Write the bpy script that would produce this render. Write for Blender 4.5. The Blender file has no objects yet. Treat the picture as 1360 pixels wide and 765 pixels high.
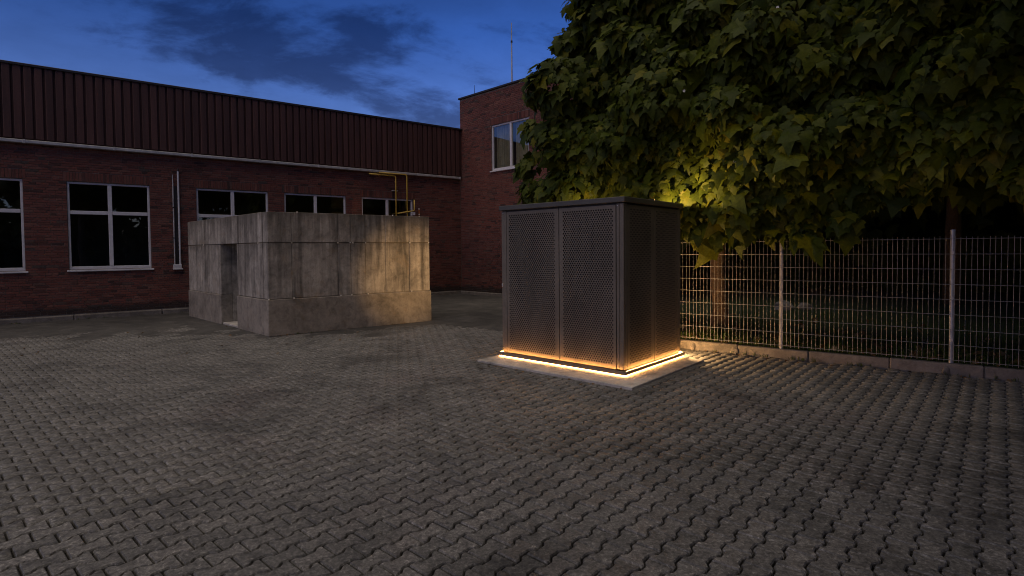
import bpy, math, random
import numpy as np
from mathutils import Matrix, Vector, noise

R = math.radians
random.seed(7)
RNG = np.random.default_rng(11)
scene = bpy.context.scene
COL = scene.collection

# ------------------------------------------------------------------ camera
cam_d = bpy.data.cameras.new("camera")
cam = bpy.data.objects.new("camera", cam_d)
COL.objects.link(cam)
scene.camera = cam
cam_d.sensor_fit = 'HORIZONTAL'
cam_d.sensor_width = 36.0
cam_d.lens = 36.0 * 730.0 / 1360.0
cam_d.shift_y = -0.02147
cam_d.clip_start = 0.05
cam_d.clip_end = 2000.0
_th, _ro = R(1.75), 0.009
_F = Vector((0, math.cos(_th), -math.sin(_th)))
_U0 = Vector((0, math.sin(_th), math.cos(_th)))
_R0 = Vector((1, 0, 0))
_r = _R0 * math.cos(_ro) - _U0 * math.sin(_ro)
_u = _U0 * math.cos(_ro) + _R0 * math.sin(_ro)
cam.matrix_world = Matrix(((_r.x, _u.x, -_F.x, 0), (_r.y, _u.y, -_F.y, 0), (_r.z, _u.z, -_F.z, 1.70), (0, 0, 0, 1)))

# ------------------------------------------------------------------ render / exposure
scene.render.engine = 'CYCLES'
scene.cycles.use_denoising = True
scene.cycles.filter_width = 1.05
scene.cycles.max_bounces = 5
scene.cycles.transparent_max_bounces = 12
scene.cycles.sample_clamp_indirect = 4.0
scene.view_settings.view_transform = 'Standard'
scene.view_settings.look = 'None'
scene.view_settings.exposure = 0.0
scene.view_settings.gamma = 1.0
scene.view_settings.use_curve_mapping = False

# ------------------------------------------------------------------ node helpers
class NT:
    def __init__(self, nt):
        self.nt = nt
    def n(self, t, **kw):
        nd = self.nt.nodes.new(t)
        for k, v in kw.items():
            if k.startswith('i_'):
                k2 = k[2:]
                k2 = int(k2) if k2.isdigit() else k2.replace('_', ' ')
                nd.inputs[k2].default_value = v
            else:
                setattr(nd, k, v)
        return nd
    def l(self, a, b):
        self.nt.links.new(a, b)
    def math(self, op, a, b=None, c=None, clamp=False):
        nd = self.n('ShaderNodeMath', operation=op, use_clamp=clamp)
        for i, v in enumerate((a, b, c)):
            if v is None:
                continue
            if isinstance(v, (int, float)):
                nd.inputs[i].default_value = v
            else:
                self.l(v, nd.inputs[i])
        return nd.outputs[0]
    def ramp(self, fac, stops, interp='LINEAR'):
        nd = self.n('ShaderNodeValToRGB')
        nd.color_ramp.interpolation = interp
        els = nd.color_ramp.elements
        while len(els) < len(stops):
            els.new(0.5)
        for e, (p, c) in zip(els, stops):
            e.position = p
            e.color = (c[0], c[1], c[2], 1) if not isinstance(c, (int, float)) else (c, c, c, 1)
        self.l(fac, nd.inputs[0])
        return nd.outputs[0]
    def mix(self, fac, a, b, mode='MIX'):
        nd = self.n('ShaderNodeMix', data_type='RGBA', blend_type=mode)
        for i, v in ((0, fac), (6, a), (7, b)):
            if isinstance(v, (int, float)):
                nd.inputs[i].default_value = v
            elif isinstance(v, tuple):
                nd.inputs[i].default_value = (v[0], v[1], v[2], 1)
            else:
                self.l(v, nd.inputs[i])
        return nd.outputs[2]
    def noise(self, vec, scale, detail=4, rough=0.55, dist=0.0):
        nd = self.n('ShaderNodeTexNoise')
        nd.inputs['Scale'].default_value = scale
        nd.inputs['Detail'].default_value = detail
        nd.inputs['Roughness'].default_value = rough
        nd.inputs['Distortion'].default_value = dist
        if vec is not None:
            self.l(vec, nd.inputs['Vector'])
        return nd.outputs['Fac']
    def mapping(self, vec, scale=(1, 1, 1), rot=(0, 0, 0), loc=(0, 0, 0)):
        nd = self.n('ShaderNodeMapping')
        nd.inputs['Scale'].default_value = scale
        nd.inputs['Rotation'].default_value = rot
        nd.inputs['Location'].default_value = loc
        self.l(vec, nd.inputs['Vector'])
        return nd.outputs[0]
    def pos(self):
        return self.n('ShaderNodeNewGeometry').outputs['Position']
    def rnd(self):
        a = self.n('ShaderNodeNewGeometry').outputs['Random Per Island']
        b = self.n('ShaderNodeObjectInfo').outputs['Random']
        s = self.math('MULTIPLY_ADD', b, 7.31, a)
        return self.math('FRACT', s)
    def bump(self, h, strength, dist):
        nd = self.n('ShaderNodeBump')
        nd.inputs['Strength'].default_value = strength
        nd.inputs['Distance'].default_value = dist
        self.l(h, nd.inputs['Height'])
        return nd.outputs[0]

def new_mat(name):
    m = bpy.data.materials.new(name)
    m.use_nodes = True
    t = NT(m.node_tree)
    b = m.node_tree.nodes['Principled BSDF']
    return m, t, b

def setp(b, t, col=None, rough=None, metal=None, spec=None, normal=None):
    for key, v in (('Base Color', col), ('Roughness', rough), ('Metallic', metal), ('Specular IOR Level', spec), ('Normal', normal)):
        if v is None:
            continue
        if isinstance(v, (int, float)):
            b.inputs[key].default_value = v
        elif isinstance(v, tuple):
            b.inputs[key].default_value = (v[0], v[1], v[2], 1)
        else:
            t.l(v, b.inputs[key])

# ------------------------------------------------------------------ dusk sky
world = bpy.data.worlds.new("World")
scene.world = world
world.use_nodes = True
wt = NT(world.node_tree)
bg = world.node_tree.nodes['Background']
SUN_ROT = R(218.0)
sky = wt.n('ShaderNodeTexSky', sky_type='NISHITA')
sky.sun_disc = False
sky.sun_elevation = R(5.0)
sky.sun_rotation = SUN_ROT
sky.altitude = 100
sky.air_density = 1.0
sky.dust_density = 0.3
sky.ozone_density = 3.0
gen = wt.n('ShaderNodeTexCoord').outputs['Generated']
sep = wt.n('ShaderNodeSeparateXYZ')
wt.l(gen, sep.inputs[0])
zz = wt.math('MAXIMUM', sep.outputs[2], 0.0)
den = wt.math('ADD', zz, 0.22)
cx = wt.math('DIVIDE', sep.outputs[0], den)
cy = wt.math('DIVIDE', sep.outputs[1], den)
cmb = wt.n('ShaderNodeCombineXYZ')
wt.l(cx, cmb.inputs[0])
wt.l(cy, cmb.inputs[1])
cl_v = wt.mapping(cmb.outputs[0], scale=(0.9, 1.1, 1), rot=(0, 0, R(-40)), loc=(3.19, 19.15, 0.4))
cl = wt.noise(cl_v, 1.5, 8, 0.58, 0.25)
cl = wt.math('ADD', cl, wt.math('MULTIPLY_ADD', wt.noise(cl_v, 5.5, 7, 0.66, 0.4), 0.30, -0.15))
cl_f = wt.ramp(cl, [(0.465, 0.0), (0.62, 1.0)], 'EASE')
wisp = wt.noise(cl_v, 4.2, 6, 0.62, 0.3)
tint = wt.mix(1.0, sky.outputs[0], (0.90, 1.24, 2.65), 'MULTIPLY')
# the evening glow low down gives way to the deep blue overhead
grad = wt.ramp(zz, [(0.0, (1.30, 0.80, 0.60)), (0.22, (1.10, 0.74, 0.62)), (0.36, (0.52, 0.50, 0.50)), (0.6, (0.17, 0.16, 0.15)), (1.0, (0.10, 0.095, 0.085))])
clear = wt.mix(1.0, tint, grad, 'MULTIPLY')
wfac = wt.math('MULTIPLY_ADD', wisp, 0.5, 0.75)
clear = wt.mix(1.0, clear, wfac, 'MULTIPLY')
cloud = wt.mix(1.0, clear, (0.42, 0.40, 0.42), 'MULTIPLY')
wcol = wt.mix(cl_f, clear, cloud)
wt.l(wcol, bg.inputs[0])
bg.inputs[1].default_value = 0.135

# ------------------------------------------------------------------ last soft light of the evening
sun_d = bpy.data.lights.new("sun", 'SUN')
sun_d.energy = 1.5
sun_d.angle = R(70)
sun_d.color = (1.0, 0.87, 0.74)
sun = bpy.data.objects.new("sun", sun_d)
COL.objects.link(sun)
_sd = Vector((0.25, 0.32, -1.30)).normalized()      # direction the light travels
sun.rotation_euler = _sd.to_track_quat('-Z', 'Y').to_euler()
sun.location = (-6, -6, 14)

# ================================================================== mesh helpers
class MB:
    def __init__(self):
        self.v = []
        self.f = []
    def quad(self, a, b, c, d):
        i = len(self.v)
        self.v += [a, b, c, d]
        self.f.append((i, i + 1, i + 2, i + 3))
    def box(self, x0, x1, y0, y1, z0, z1, skip=''):
        i = len(self.v)
        self.v += [(x0, y0, z0), (x1, y0, z0), (x1, y1, z0), (x0, y1, z0), (x0, y0, z1), (x1, y0, z1), (x1, y1, z1), (x0, y1, z1)]
        fs = {'b': (0, 3, 2, 1), 't': (4, 5, 6, 7), 'f': (0, 1, 5, 4), 'k': (2, 3, 7, 6), 'l': (3, 0, 4, 7), 'r': (1, 2, 6, 5)}
        for k, q in fs.items():
            if k not in skip:
                self.f.append(tuple(i + n for n in q))
        return self
    def cbox(self, x0, x1, y0, y1, z0, z1, c=0.005, fn=None):
        """box with chamfered edges"""
        X, Y, Z = (x0, x1), (y0, y1), (z0, z1)
        i0 = len(self.v)
        idx = {}
        for sx in (0, 1):
            for sy in (0, 1):
                for sz in (0, 1):
                    ix = X[sx] + (c if sx == 0 else -c)
                    iy = Y[sy] + (c if sy == 0 else -c)
                    iz = Z[sz] + (c if sz == 0 else -c)
                    for ax, p in enumerate(((X[sx], iy, iz), (ix, Y[sy], iz), (ix, iy, Z[sz]))):
                        idx[(sx, sy, sz, ax)] = len(self.v)
                        self.v.append(fn(*p) if fn else p)
        g = lambda a, b, c2, ax: idx[(a, b, c2, ax)]
        F = self.f
        F.append((g(0,0,0,0), g(0,0,1,0), g(0,1,1,0), g(0,1,0,0)))
        F.append((g(1,0,0,0), g(1,1,0,0), g(1,1,1,0), g(1,0,1,0)))
        F.append((g(0,0,0,1), g(1,0,0,1), g(1,0,1,1), g(0,0,1,1)))
        F.append((g(0,1,0,1), g(0,1,1,1), g(1,1,1,1), g(1,1,0,1)))
        F.append((g(0,0,0,2), g(0,1,0,2), g(1,1,0,2), g(1,0,0,2)))
        F.append((g(0,0,1,2), g(1,0,1,2), g(1,1,1,2), g(0,1,1,2)))
        for s in (0, 1):
            for q in (0, 1):
                F.append((g(s,q,0,0), g(s,q,1,0), g(s,q,1,1), g(s,q,0,1)))
                F.append((g(s,0,q,0), g(s,1,q,0), g(s,1,q,2), g(s,0,q,2)))
                F.append((g(0,s,q,1), g(1,s,q,1), g(1,s,q,2), g(0,s,q,2)))
        for a in (0, 1):
            for b in (0, 1):
                for d in (0, 1):
                    F.append((g(a,b,d,0), g(a,b,d,1), g(a,b,d,2)))
        return self
    def tube(self, pts, rad, n=8, cap=True):
        pts = [Vector(p) for p in pts]
        rads = rad if isinstance(rad, (list, tuple)) else [rad] * len(pts)
        prev = None
        rings = []
        for i, p in enumerate(pts):
            if i == 0:
                d = (pts[1] - p).normalized()
            elif i == len(pts) - 1:
                d = (p - pts[i - 1]).normalized()
            else:
                d = ((pts[i + 1] - p).normalized() + (p - pts[i - 1]).normalized()).normalized()
            if prev is None:
                up = Vector((0, 0, 1)) if abs(d.z) < 0.9 else Vector((1, 0, 0))
                a = d.cross(up).normalized()
            else:
                a = (prev - d * prev.dot(d)).normalized()
            prev = a
            b = d.cross(a)
            ring = []
            for k in range(n):
                t = 2 * math.pi * k / n
                ring.append(len(self.v))
                self.v.append(tuple(p + (a * math.cos(t) + b * math.sin(t)) * rads[i]))
            rings.append(ring)
        for r0, r1 in zip(rings, rings[1:]):
            for k in range(n):
                self.f.append((r0[k], r0[(k + 1) % n], r1[(k + 1) % n], r1[k]))
        if cap:
            self.f.append(tuple(reversed(rings[0])))
            self.f.append(tuple(rings[-1]))
        return self
    def mesh(self, name, mat=None, smooth=False):
        me = bpy.data.meshes.new(name)
        me.from_pydata(self.v, [], self.f)
        if mat:
            me.materials.append(mat)
        if smooth:
            me.polygons.foreach_set('use_smooth', [True] * len(me.polygons))
        me.update()
        return me

def obj(name, mb, mat=None, parent=None, loc=(0, 0, 0), smooth=False, kind=None, rot=None, label=None):
    me = mb.mesh(name, mat, smooth) if isinstance(mb, MB) else mb
    o = bpy.data.objects.new(name, me)
    COL.objects.link(o)
    o.parent = parent
    o.location = loc
    if rot is not None:
        o.rotation_euler = rot
    if kind:
        o['kind'] = kind
    if label:
        o['label'] = label
    return o

def thing(name, label, cat, loc=(0, 0, 0), rz=0.0, group=None, kind=None):
    o = bpy.data.objects.new(name, None)
    o.empty_display_size = 0.2
    COL.objects.link(o)
    o.location = loc
    o.rotation_euler = (0, 0, rz)
    tag(o, label, cat, group, kind)
    return o

def tag(o, label=None, cat=None, group=None, kind=None):
    if label:
        o['label'] = label
    if cat:
        o['category'] = cat
    if group:
        o['group'] = group
    if kind:
        o['kind'] = kind
    return o

def np_mesh(name, verts, faces_flat, sizes, mat):
    me = bpy.data.meshes.new(name)
    nv, nf = len(verts), len(sizes)
    me.vertices.add(nv)
    me.vertices.foreach_set('co', np.ascontiguousarray(verts, dtype=np.float32).ravel())
    me.loops.add(len(faces_flat))
    me.loops.foreach_set('vertex_index', np.asarray(faces_flat, dtype=np.int32))
    me.polygons.add(nf)
    st = np.concatenate(([0], np.cumsum(sizes)[:-1])).astype(np.int32)
    me.polygons.foreach_set('loop_start', st)
    me.polygons.foreach_set('loop_total', np.asarray(sizes, dtype=np.int32))
    me.materials.append(mat)
    me.update(calc_edges=True)
    me.validate()
    return me

def in_view(x, y, z, margin=0.0):
    d = Vector((x, y, z - 1.7))
    zc = d.dot(_F)
    if zc < 0.3:
        return False
    px = 680 + 730 * d.dot(_r) / zc
    py = 382.5 - 730 * (d.dot(_u) / zc + 0.04)
    return -margin < px < 1360 + margin and -margin < py < 765 + margin

# ================================================================== materials
def mat_paver():
    m, t, b = new_mat('paver_concrete')
    p = t.pos()
    r = t.rnd()
    fine = t.noise(p, 42, 7, 0.78, 0.6)
    med = t.noise(p, 13, 5, 0.6)
    big = t.noise(p, 0.55, 5, 0.6, 0.6)
    c = t.ramp(r, [(0.0, (0.116, 0.110, 0.100)), (0.5, (0.140, 0.132, 0.120)), (1.0, (0.172, 0.160, 0.145))])
    c = t.mix(t.ramp(big, [(0.54, 0.0), (0.70, 0.40)]), c, (0.150, 0.115, 0.106))
    c = t.mix(1.0, c, t.ramp(fine, [(0.32, 0.30), (0.46, 0.80), (0.57, 1.40), (0.66, 2.9)]), 'MULTIPLY')
    c = t.mix(1.0, c, t.ramp(med, [(0.3, 0.66), (0.7, 1.22)]), 'MULTIPLY')
    st = t.noise(t.mapping(p, loc=(4, 9, 0)), 0.85, 6, 0.65, 0.8)
    c = t.mix(1.0, c, t.ramp(st, [(0.30, 0.45), (0.48, 0.98), (0.7, 1.12)]), 'MULTIPLY')
    rg = t.math('MULTIPLY_ADD', med, 0.4, 0.42)
    setp(b, t, col=c, rough=rg, spec=0.5, normal=t.bump(t.math('MULTIPLY_ADD', med, 0.6, fine), 0.8, 0.006))
    return m

def mat_simple(name, col, rough=0.7, metal=0.0, spec=0.5, var=0.25, scale=6.0, bump=0.0, bscale=40, bdist=0.004, rnd=0.0):
    m, t, b = new_mat(name)
    p = t.pos()
    n = t.noise(p, scale, 6, 0.62, 0.3)
    c = t.mix(1.0, col, t.ramp(n, [(0.25, 1 - var), (0.75, 1 + var)]), 'MULTIPLY')
    if rnd:
        c = t.mix(1.0, c, t.ramp(t.rnd(), [(0, 1 - rnd), (1, 1 + rnd)]), 'MULTIPLY')
    setp(b, t, col=c, rough=t.math('MULTIPLY_ADD', n, 0.2, rough - 0.1), metal=metal, spec=spec)
    if bump:
        setp(b, t, normal=t.bump(t.noise(p, bscale, 5, 0.65), bump, bdist))
    return m

def mat_asphalt():
    m, t, b = new_mat('worn_asphalt')
    p = t.pos()
    fine = t.noise(p, 70, 5, 0.7)
    med = t.noise(p, 2.2, 6, 0.65, 0.8)
    big = t.noise(p, 0.4, 4, 0.6, 0.5)
    c = t.ramp(med, [(0.25, (0.036, 0.034, 0.032)), (0.5, (0.070, 0.065, 0.059)), (0.75, (0.115, 0.105, 0.094))])
    c = t.mix(1.0, c, t.ramp(fine, [(0.3, 0.6), (0.6, 1.1), (0.75, 1.7)]), 'MULTIPLY')
    c = t.mix(1.0, c, t.ramp(big, [(0.3, 0.7), (0.7, 1.2)]), 'MULTIPLY')
    setp(b, t, col=c, rough=0.72, spec=0.4, normal=t.bump(t.math('MULTIPLY_ADD', med, 2.0, fine), 0.6, 0.01))
    return m

def mat_brick():
    m, t, b = new_mat('clinker_brick')
    p = t.pos()
    r = t.rnd()
    c = t.ramp(r, [(0.0, (0.050, 0.026, 0.022)), (0.06, (0.090, 0.036, 0.028)), (0.22, (0.135, 0.046, 0.034)), (0.55, (0.175, 0.058, 0.041)),
                   (0.8, (0.150, 0.060, 0.044)), (0.93, (0.200, 0.083, 0.058)), (1.0, (0.070, 0.050, 0.040))])
    n = t.noise(p, 30, 5, 0.65)
    big = t.noise(p, 0.7, 5, 0.6, 0.4)
    c = t.mix(1.0, c, t.ramp(n, [(0.25, 0.62), (0.75, 1.3)]), 'MULTIPLY')
    c = t.mix(1.0, c, t.ramp(big, [(0.3, 0.85), (0.7, 1.12)]), 'MULTIPLY')
    # weathered grey bloom
    c = t.mix(t.ramp(t.noise(t.mapping(p, loc=(7, 3, 5)), 0.8, 6, 0.7, 0.6), [(0.56, 0.0), (0.72, 0.45)]), c, (0.085, 0.068, 0.055))
    # tarred damp-proof band along the foot of the wall
    sx = t.n('ShaderNodeSeparateXYZ')
    t.l(p, sx.inputs[0])
    hgt = t.math('ADD', sx.outputs[2], t.math('MULTIPLY_ADD', t.noise(p, 3.0, 4), 0.16, -0.08))
    c = t.mix(t.ramp(t.math('MULTIPLY', hgt, 1.0), [(0.27, 0.85), (0.37, 0.0)]), c, (0.022, 0.019, 0.016))
    setp(b, t, col=c, rough=0.78, spec=0.35, normal=t.bump(n, 0.5, 0.004))
    return m

def mat_concrete(name, base, streak=1.0, scale=1.0):
    m, t, b = new_mat(name)
    p = t.pos()
    v = t.mapping(p, scale=(2.3 * scale, 2.3 * scale, 0.20))
    s1 = t.noise(v, 1.6, 6, 0.62, 0.35)
    s2 = t.noise(t.mapping(p, scale=(6, 6, 0.45), loc=(3, 1, 0)), 1.5, 6, 0.68, 0.3)
    cl = t.noise(p, 1.3, 6, 0.65, 0.6)
    fine = t.noise(p, 60, 5, 0.7)
    lo = 1 - 0.62 * streak
    c = t.mix(1.0, base, t.ramp(s1, [(0.33, lo), (0.47, 0.90), (0.68, 1 + 0.18 * streak)]), 'MULTIPLY')
    c = t.mix(0.55 * streak, c, t.mix(1.0, c, t.ramp(s2, [(0.35, 0.55), (0.6, 1.15)]), 'MULTIPLY'))
    c = t.mix(1.0, c, t.ramp(cl, [(0.30, 0.48), (0.50, 0.95), (0.72, 1.25)]), 'MULTIPLY')
    gr = t.noise(p, 7.5, 7, 0.72, 0.7)
    c = t.mix(1.0, c, t.ramp(gr, [(0.30, 0.62), (0.5, 1.0), (0.70, 1.22)]), 'MULTIPLY')
    c = t.mix(1.0, c, t.ramp(fine, [(0.25, 0.78), (0.7, 1.12)]), 'MULTIPLY')
    c = t.mix(t.ramp(t.noise(t.mapping(p, loc=(1, 8, 2)), 2.4, 6, 0.7, 0.5), [(0.58, 0.0), (0.72, 0.5)]), c, (base[0] * 0.75, base[1] * 0.60, base[2] * 0.42))
    if streak > 0.9:
        # rain run-off: dark tongues of uneven length below the top edge and below the seam
        sx = t.n('ShaderNodeSeparateXYZ')
        t.l(p, sx.inputs[0])
        ln = t.noise(t.mapping(p, scale=(7, 7, 0.03), loc=(2, 5, 1)), 1.0, 5, 0.7)
        for top, lo_, k in ((2.50, 0.36, 0.62), (1.88, 0.42, 0.50)):
            hh = t.math('SUBTRACT', top, sx.outputs[2])
            ft = t.math('SUBTRACT', 1.0, t.math('DIVIDE', hh, t.math('MAXIMUM', t.math('MULTIPLY_ADD', ln, 3.2, -3.2 * lo_), 0.02)), clamp=True)
            ft = t.math('MULTIPLY', ft, t.math('GREATER_THAN', hh, -0.01))
            c = t.mix(t.math('MULTIPLY', ft, k), c, (0.060, 0.050, 0.038))
    setp(b, t, col=c, rough=0.85, spec=0.3, normal=t.bump(t.math('MULTIPLY_ADD', fine, 0.5, cl), 0.5, 0.012))
    return m

def mat_leaf(name, cols, trans=0.32):
    m, t, b = new_mat(name)
    nt = m.node_tree
    p = t.pos()
    r = t.rnd()
    c = t.ramp(r, cols)
    n = t.noise(p, 26, 4, 0.6)
    c = t.mix(1.0, c, t.ramp(n, [(0.3, 0.75), (0.7, 1.25)]), 'MULTIPLY')
    setp(b, t, col=c, rough=0.55, spec=0.18, normal=t.bump(n, 0.35, 0.01))
    tr = t.n('ShaderNodeBsdfTranslucent')
    t.l(t.mix(1.0, c, (1.3, 1.25, 0.6), 'MULTIPLY'), tr.inputs[0])
    mx = t.n('ShaderNodeMixShader')
    mx.inputs[0].default_value = trans
    t.l(b.outputs[0], mx.inputs[1])
    t.l(tr.outputs[0], mx.inputs[2])
    t.l(mx.outputs[0], nt.nodes['Material Output'].inputs[0])
    return m

def mat_glass():
    m = bpy.data.materials.new('window_glass')
    m.use_nodes = True
    nt = m.node_tree
    nt.nodes.remove(nt.nodes['Principled BSDF'])
    t = NT(nt)
    lw = t.n('ShaderNodeLayerWeight')
    fac = t.math('MULTIPLY_ADD', t.math('POWER', lw.outputs['Facing'], 4.0), 0.85, 0.085, clamp=True)
    g = t.n('ShaderNodeBsdfGlossy')
    g.inputs['Roughness'].default_value = 0.004
    g.inputs['Color'].default_value = (0.9, 0.92, 0.95, 1)
    nn = t.bump(t.noise(t.pos(), 1.3, 2), 0.03, 0.05)
    t.l(nn, g.inputs['Normal'])
    tr = t.n('ShaderNodeBsdfTransparent')
    tr.inputs[0].default_value = (0.88, 0.90, 0.88, 1)
    mx = t.n('ShaderNodeMixShader')
    t.l(fac, mx.inputs[0])
    t.l(tr.outputs[0], mx.inputs[1])
    t.l(g.outputs[0], mx.inputs[2])
    t.l(mx.outputs[0], nt.nodes['Material Output'].inputs[0])
    return m

def mat_emit(name, col, strength):
    m = bpy.data.materials.new(name)
    m.use_nodes = True
    nt = m.node_tree
    nt.nodes.remove(nt.nodes['Principled BSDF'])
    e = nt.nodes.new('ShaderNodeEmission')
    e.inputs[0].default_value = (*col, 1)
    e.inputs[1].default_value = strength
    nt.links.new(e.outputs[0], nt.nodes['Material Output'].inputs[0])
    return m

def mat_metal_panel():
    m, t, b = new_mat('dark_coated_sheet')
    p = t.pos()
    n = t.noise(t.mapping(p, scale=(1, 1, 0.5)), 2.2, 6, 0.65, 0.5)
    f = t.noise(p, 45, 4, 0.6)
    c = t.mix(1.0, (0.150, 0.128, 0.100), t.ramp(n, [(0.3, 0.72), (0.7, 1.25)]), 'MULTIPLY')
    c = t.mix(1.0, c, t.ramp(f, [(0.3, 0.88), (0.7, 1.12)]), 'MULTIPLY')
    setp(b, t, col=c, rough=t.math('MULTIPLY_ADD', n, 0.25, 0.40), metal=0.12, spec=0.35)
    return m

def mat_cladding():
    m, t, b = new_mat('brown_cladding')
    p = t.pos()
    n = t.noise(t.mapping(p, scale=(3, 3, 0.25)), 2.0, 6, 0.62, 0.2)
    f = t.noise(p, 22, 4, 0.6)
    c = t.mix(1.0, (0.070, 0.030, 0.023), t.ramp(t.rnd(), [(0, 0.82), (1, 1.18)]), 'MULTIPLY')
    c = t.mix(1.0, c, t.ramp(n, [(0.3, 0.68), (0.7, 1.3)]), 'MULTIPLY')
    c = t.mix(1.0, c, t.ramp(f, [(0.3, 0.88), (0.72, 1.15)]), 'MULTIPLY')
    setp(b, t, col=c, rough=0.62, spec=0.35)
    return m

PAVER = mat_paver()
ASPHALT = mat_asphalt()
SAND = mat_simple('joint_sand', (0.014, 0.012, 0.010), 0.95, var=0.4, scale=8, bump=0.5)
BRICK = mat_brick()
MORTAR = mat_simple('mortar', (0.190, 0.160, 0.130), 0.95, var=0.35, scale=5, bump=0.4)
CLAD = mat_cladding()
DARKMETAL = mat_simple('dark_flashing', (0.035, 0.030, 0.028), 0.5, metal=0.4, var=0.3, scale=4)
ZINC = mat_simple('pale_zinc_flashing', (0.46, 0.44, 0.41), 0.45, metal=0.3, var=0.35, scale=5)
WHITE = mat_simple('white_window_frame', (0.62, 0.60, 0.60), 0.42, var=0.16, scale=6)
GLASS = mat_glass()
INTERIOR = mat_simple('dark_room', (0.22, 0.19, 0.16), 0.9, var=0.3, scale=2)
CURTAIN = mat_simple('curtain_cloth', (0.36, 0.32, 0.22), 0.9, var=0.25, scale=4)
CONC = mat_concrete('board_marked_concrete', (0.39, 0.350, 0.290))
CONCB = mat_concrete('smooth_concrete_plinth', (0.30, 0.262, 0.210), streak=0.35, scale=0.5)
SLABM = mat_concrete('pale_slab_concrete', (0.50, 0.455, 0.40), streak=0.1, scale=0.5)
KERBM = mat_concrete('kerb_concrete', (0.20, 0.175, 0.150), streak=0.3, scale=0.6)
PANEL = mat_metal_panel()
LIDM = mat_simple('dark_lid_coating', (0.075, 0.070, 0.062), 0.55, metal=0.1, var=0.3, scale=4)
INNER = mat_simple('inner_casing_black', (0.018, 0.017, 0.016), 0.8, var=0.5, scale=3)
GALV = mat_simple('galvanised_steel', (0.40, 0.40, 0.41), 0.42, metal=0.45, var=0.25, scale=14)
WIRE = mat_simple('wire_zinc', (0.24, 0.235, 0.23), 0.5, metal=0.3, var=0.3, scale=20)
YELLOW = mat_simple('yellow_gas_paint', (0.55, 0.36, 0.05), 0.45, var=0.2, scale=8)
ORANGE = mat_simple('orange_cap', (0.50, 0.14, 0.03), 0.5)
CAPW = mat_simple('pale_anchor_cap', (0.72, 0.66, 0.55), 0.5)
BARK = mat_simple('bark', (0.115, 0.075, 0.048), 0.9, var=0.5, scale=14, bump=0.9, bscale=24, bdist=0.03)
SOIL = mat_simple('lawn_soil', (0.016, 0.030, 0.007), 0.95, var=0.5, scale=2.5, bump=0.5)
LEAF = mat_leaf('tree_leaf', [(0.0, (0.034, 0.050, 0.004)), (0.45, (0.056, 0.078, 0.005)), (0.85, (0.084, 0.102, 0.006)), (1.0, (0.130, 0.124, 0.008))])
LEAFD = mat_leaf('dark_tree_leaf', [(0.0, (0.020, 0.032, 0.010)), (0.6, (0.032, 0.050, 0.013)), (1.0, (0.050, 0.065, 0.015))], 0.2)
GRASS = mat_leaf('grass_blade', [(0.0, (0.030, 0.060, 0.008)), (0.6, (0.050, 0.090, 0.012)), (1.0, (0.100, 0.105, 0.025))], 0.25)
LITTER = mat_leaf('dry_leaf', [(0.0, (0.10, 0.055, 0.022)), (0.6, (0.17, 0.10, 0.045)), (1.0, (0.28, 0.22, 0.14))], 0.15)
STONE = mat_simple('field_stone', (0.19, 0.18, 0.165), 0.85, var=0.35, scale=9, bump=0.6)
BLOOM = mat_simple('pale_blossom', (0.75, 0.73, 0.68), 0.6)
LED = mat_emit('warm_led', (1.0, 0.43, 0.11), 62.0)
LEDL = mat_emit('lamp_lens', (1.0, 0.60, 0.26), 20.0)
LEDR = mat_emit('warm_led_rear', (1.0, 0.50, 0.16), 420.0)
LED2 = mat_emit('warm_led_ledge', (1.0, 0.43, 0.11), 125.0)

# ================================================================== ground
g = MB()
g.quad((-600, -600, -0.03), (600, -600, -0.03), (600, 600, -0.03), (-600, 600, -0.03))
obj('ground', g, SAND, kind='structure')

# fence line: origin fa, direction fd, fm points to the yard side
FA = Vector((2.891, 9.249)); FD = Vector((0.811, -0.585)).normalized(); FM = Vector((FD.y, -FD.x))
if FM.dot(-FA) < 0:
    FM = -FM
LA = Vector((-12.331, 13.179)); LDIR = Vector((0.791, 0.612)).normalized()
TB = Vector((-1.946, 21.217)); TDIR = Vector((0.712, -0.702)).normalized()
BN = Vector((-4.849, 10.883)); BD1 = Vector((0.798, 0.602)).normalized(); BD2 = Vector((-0.7146, 0.6997)).normalized()
CE2 = Vector((0.6643, 0.7475)).normalized(); CE1 = Vector((-CE2.y, CE2.x))
CL = Vector((1.449, 7.093)) + CE1 * 2.18
CRZ = math.atan2(-CE1.y, -CE1.x)

def smooth(a, b, x):
    t = min(1, max(0, (x - a) / (b - a)))
    return t * t * (3 - 2 * t)

def fence_side(x, y):          # >0 in the yard
    return (Vector((x, y)) - FA).dot(FM)

def edge_y(x):                 # where the paving runs out into asphalt
    return 10.7 + 2.1 * smooth(-3.6, -1.0, x) + 0.35 * noise.noise(Vector((x * 0.5, 3.1, 0)))

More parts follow.
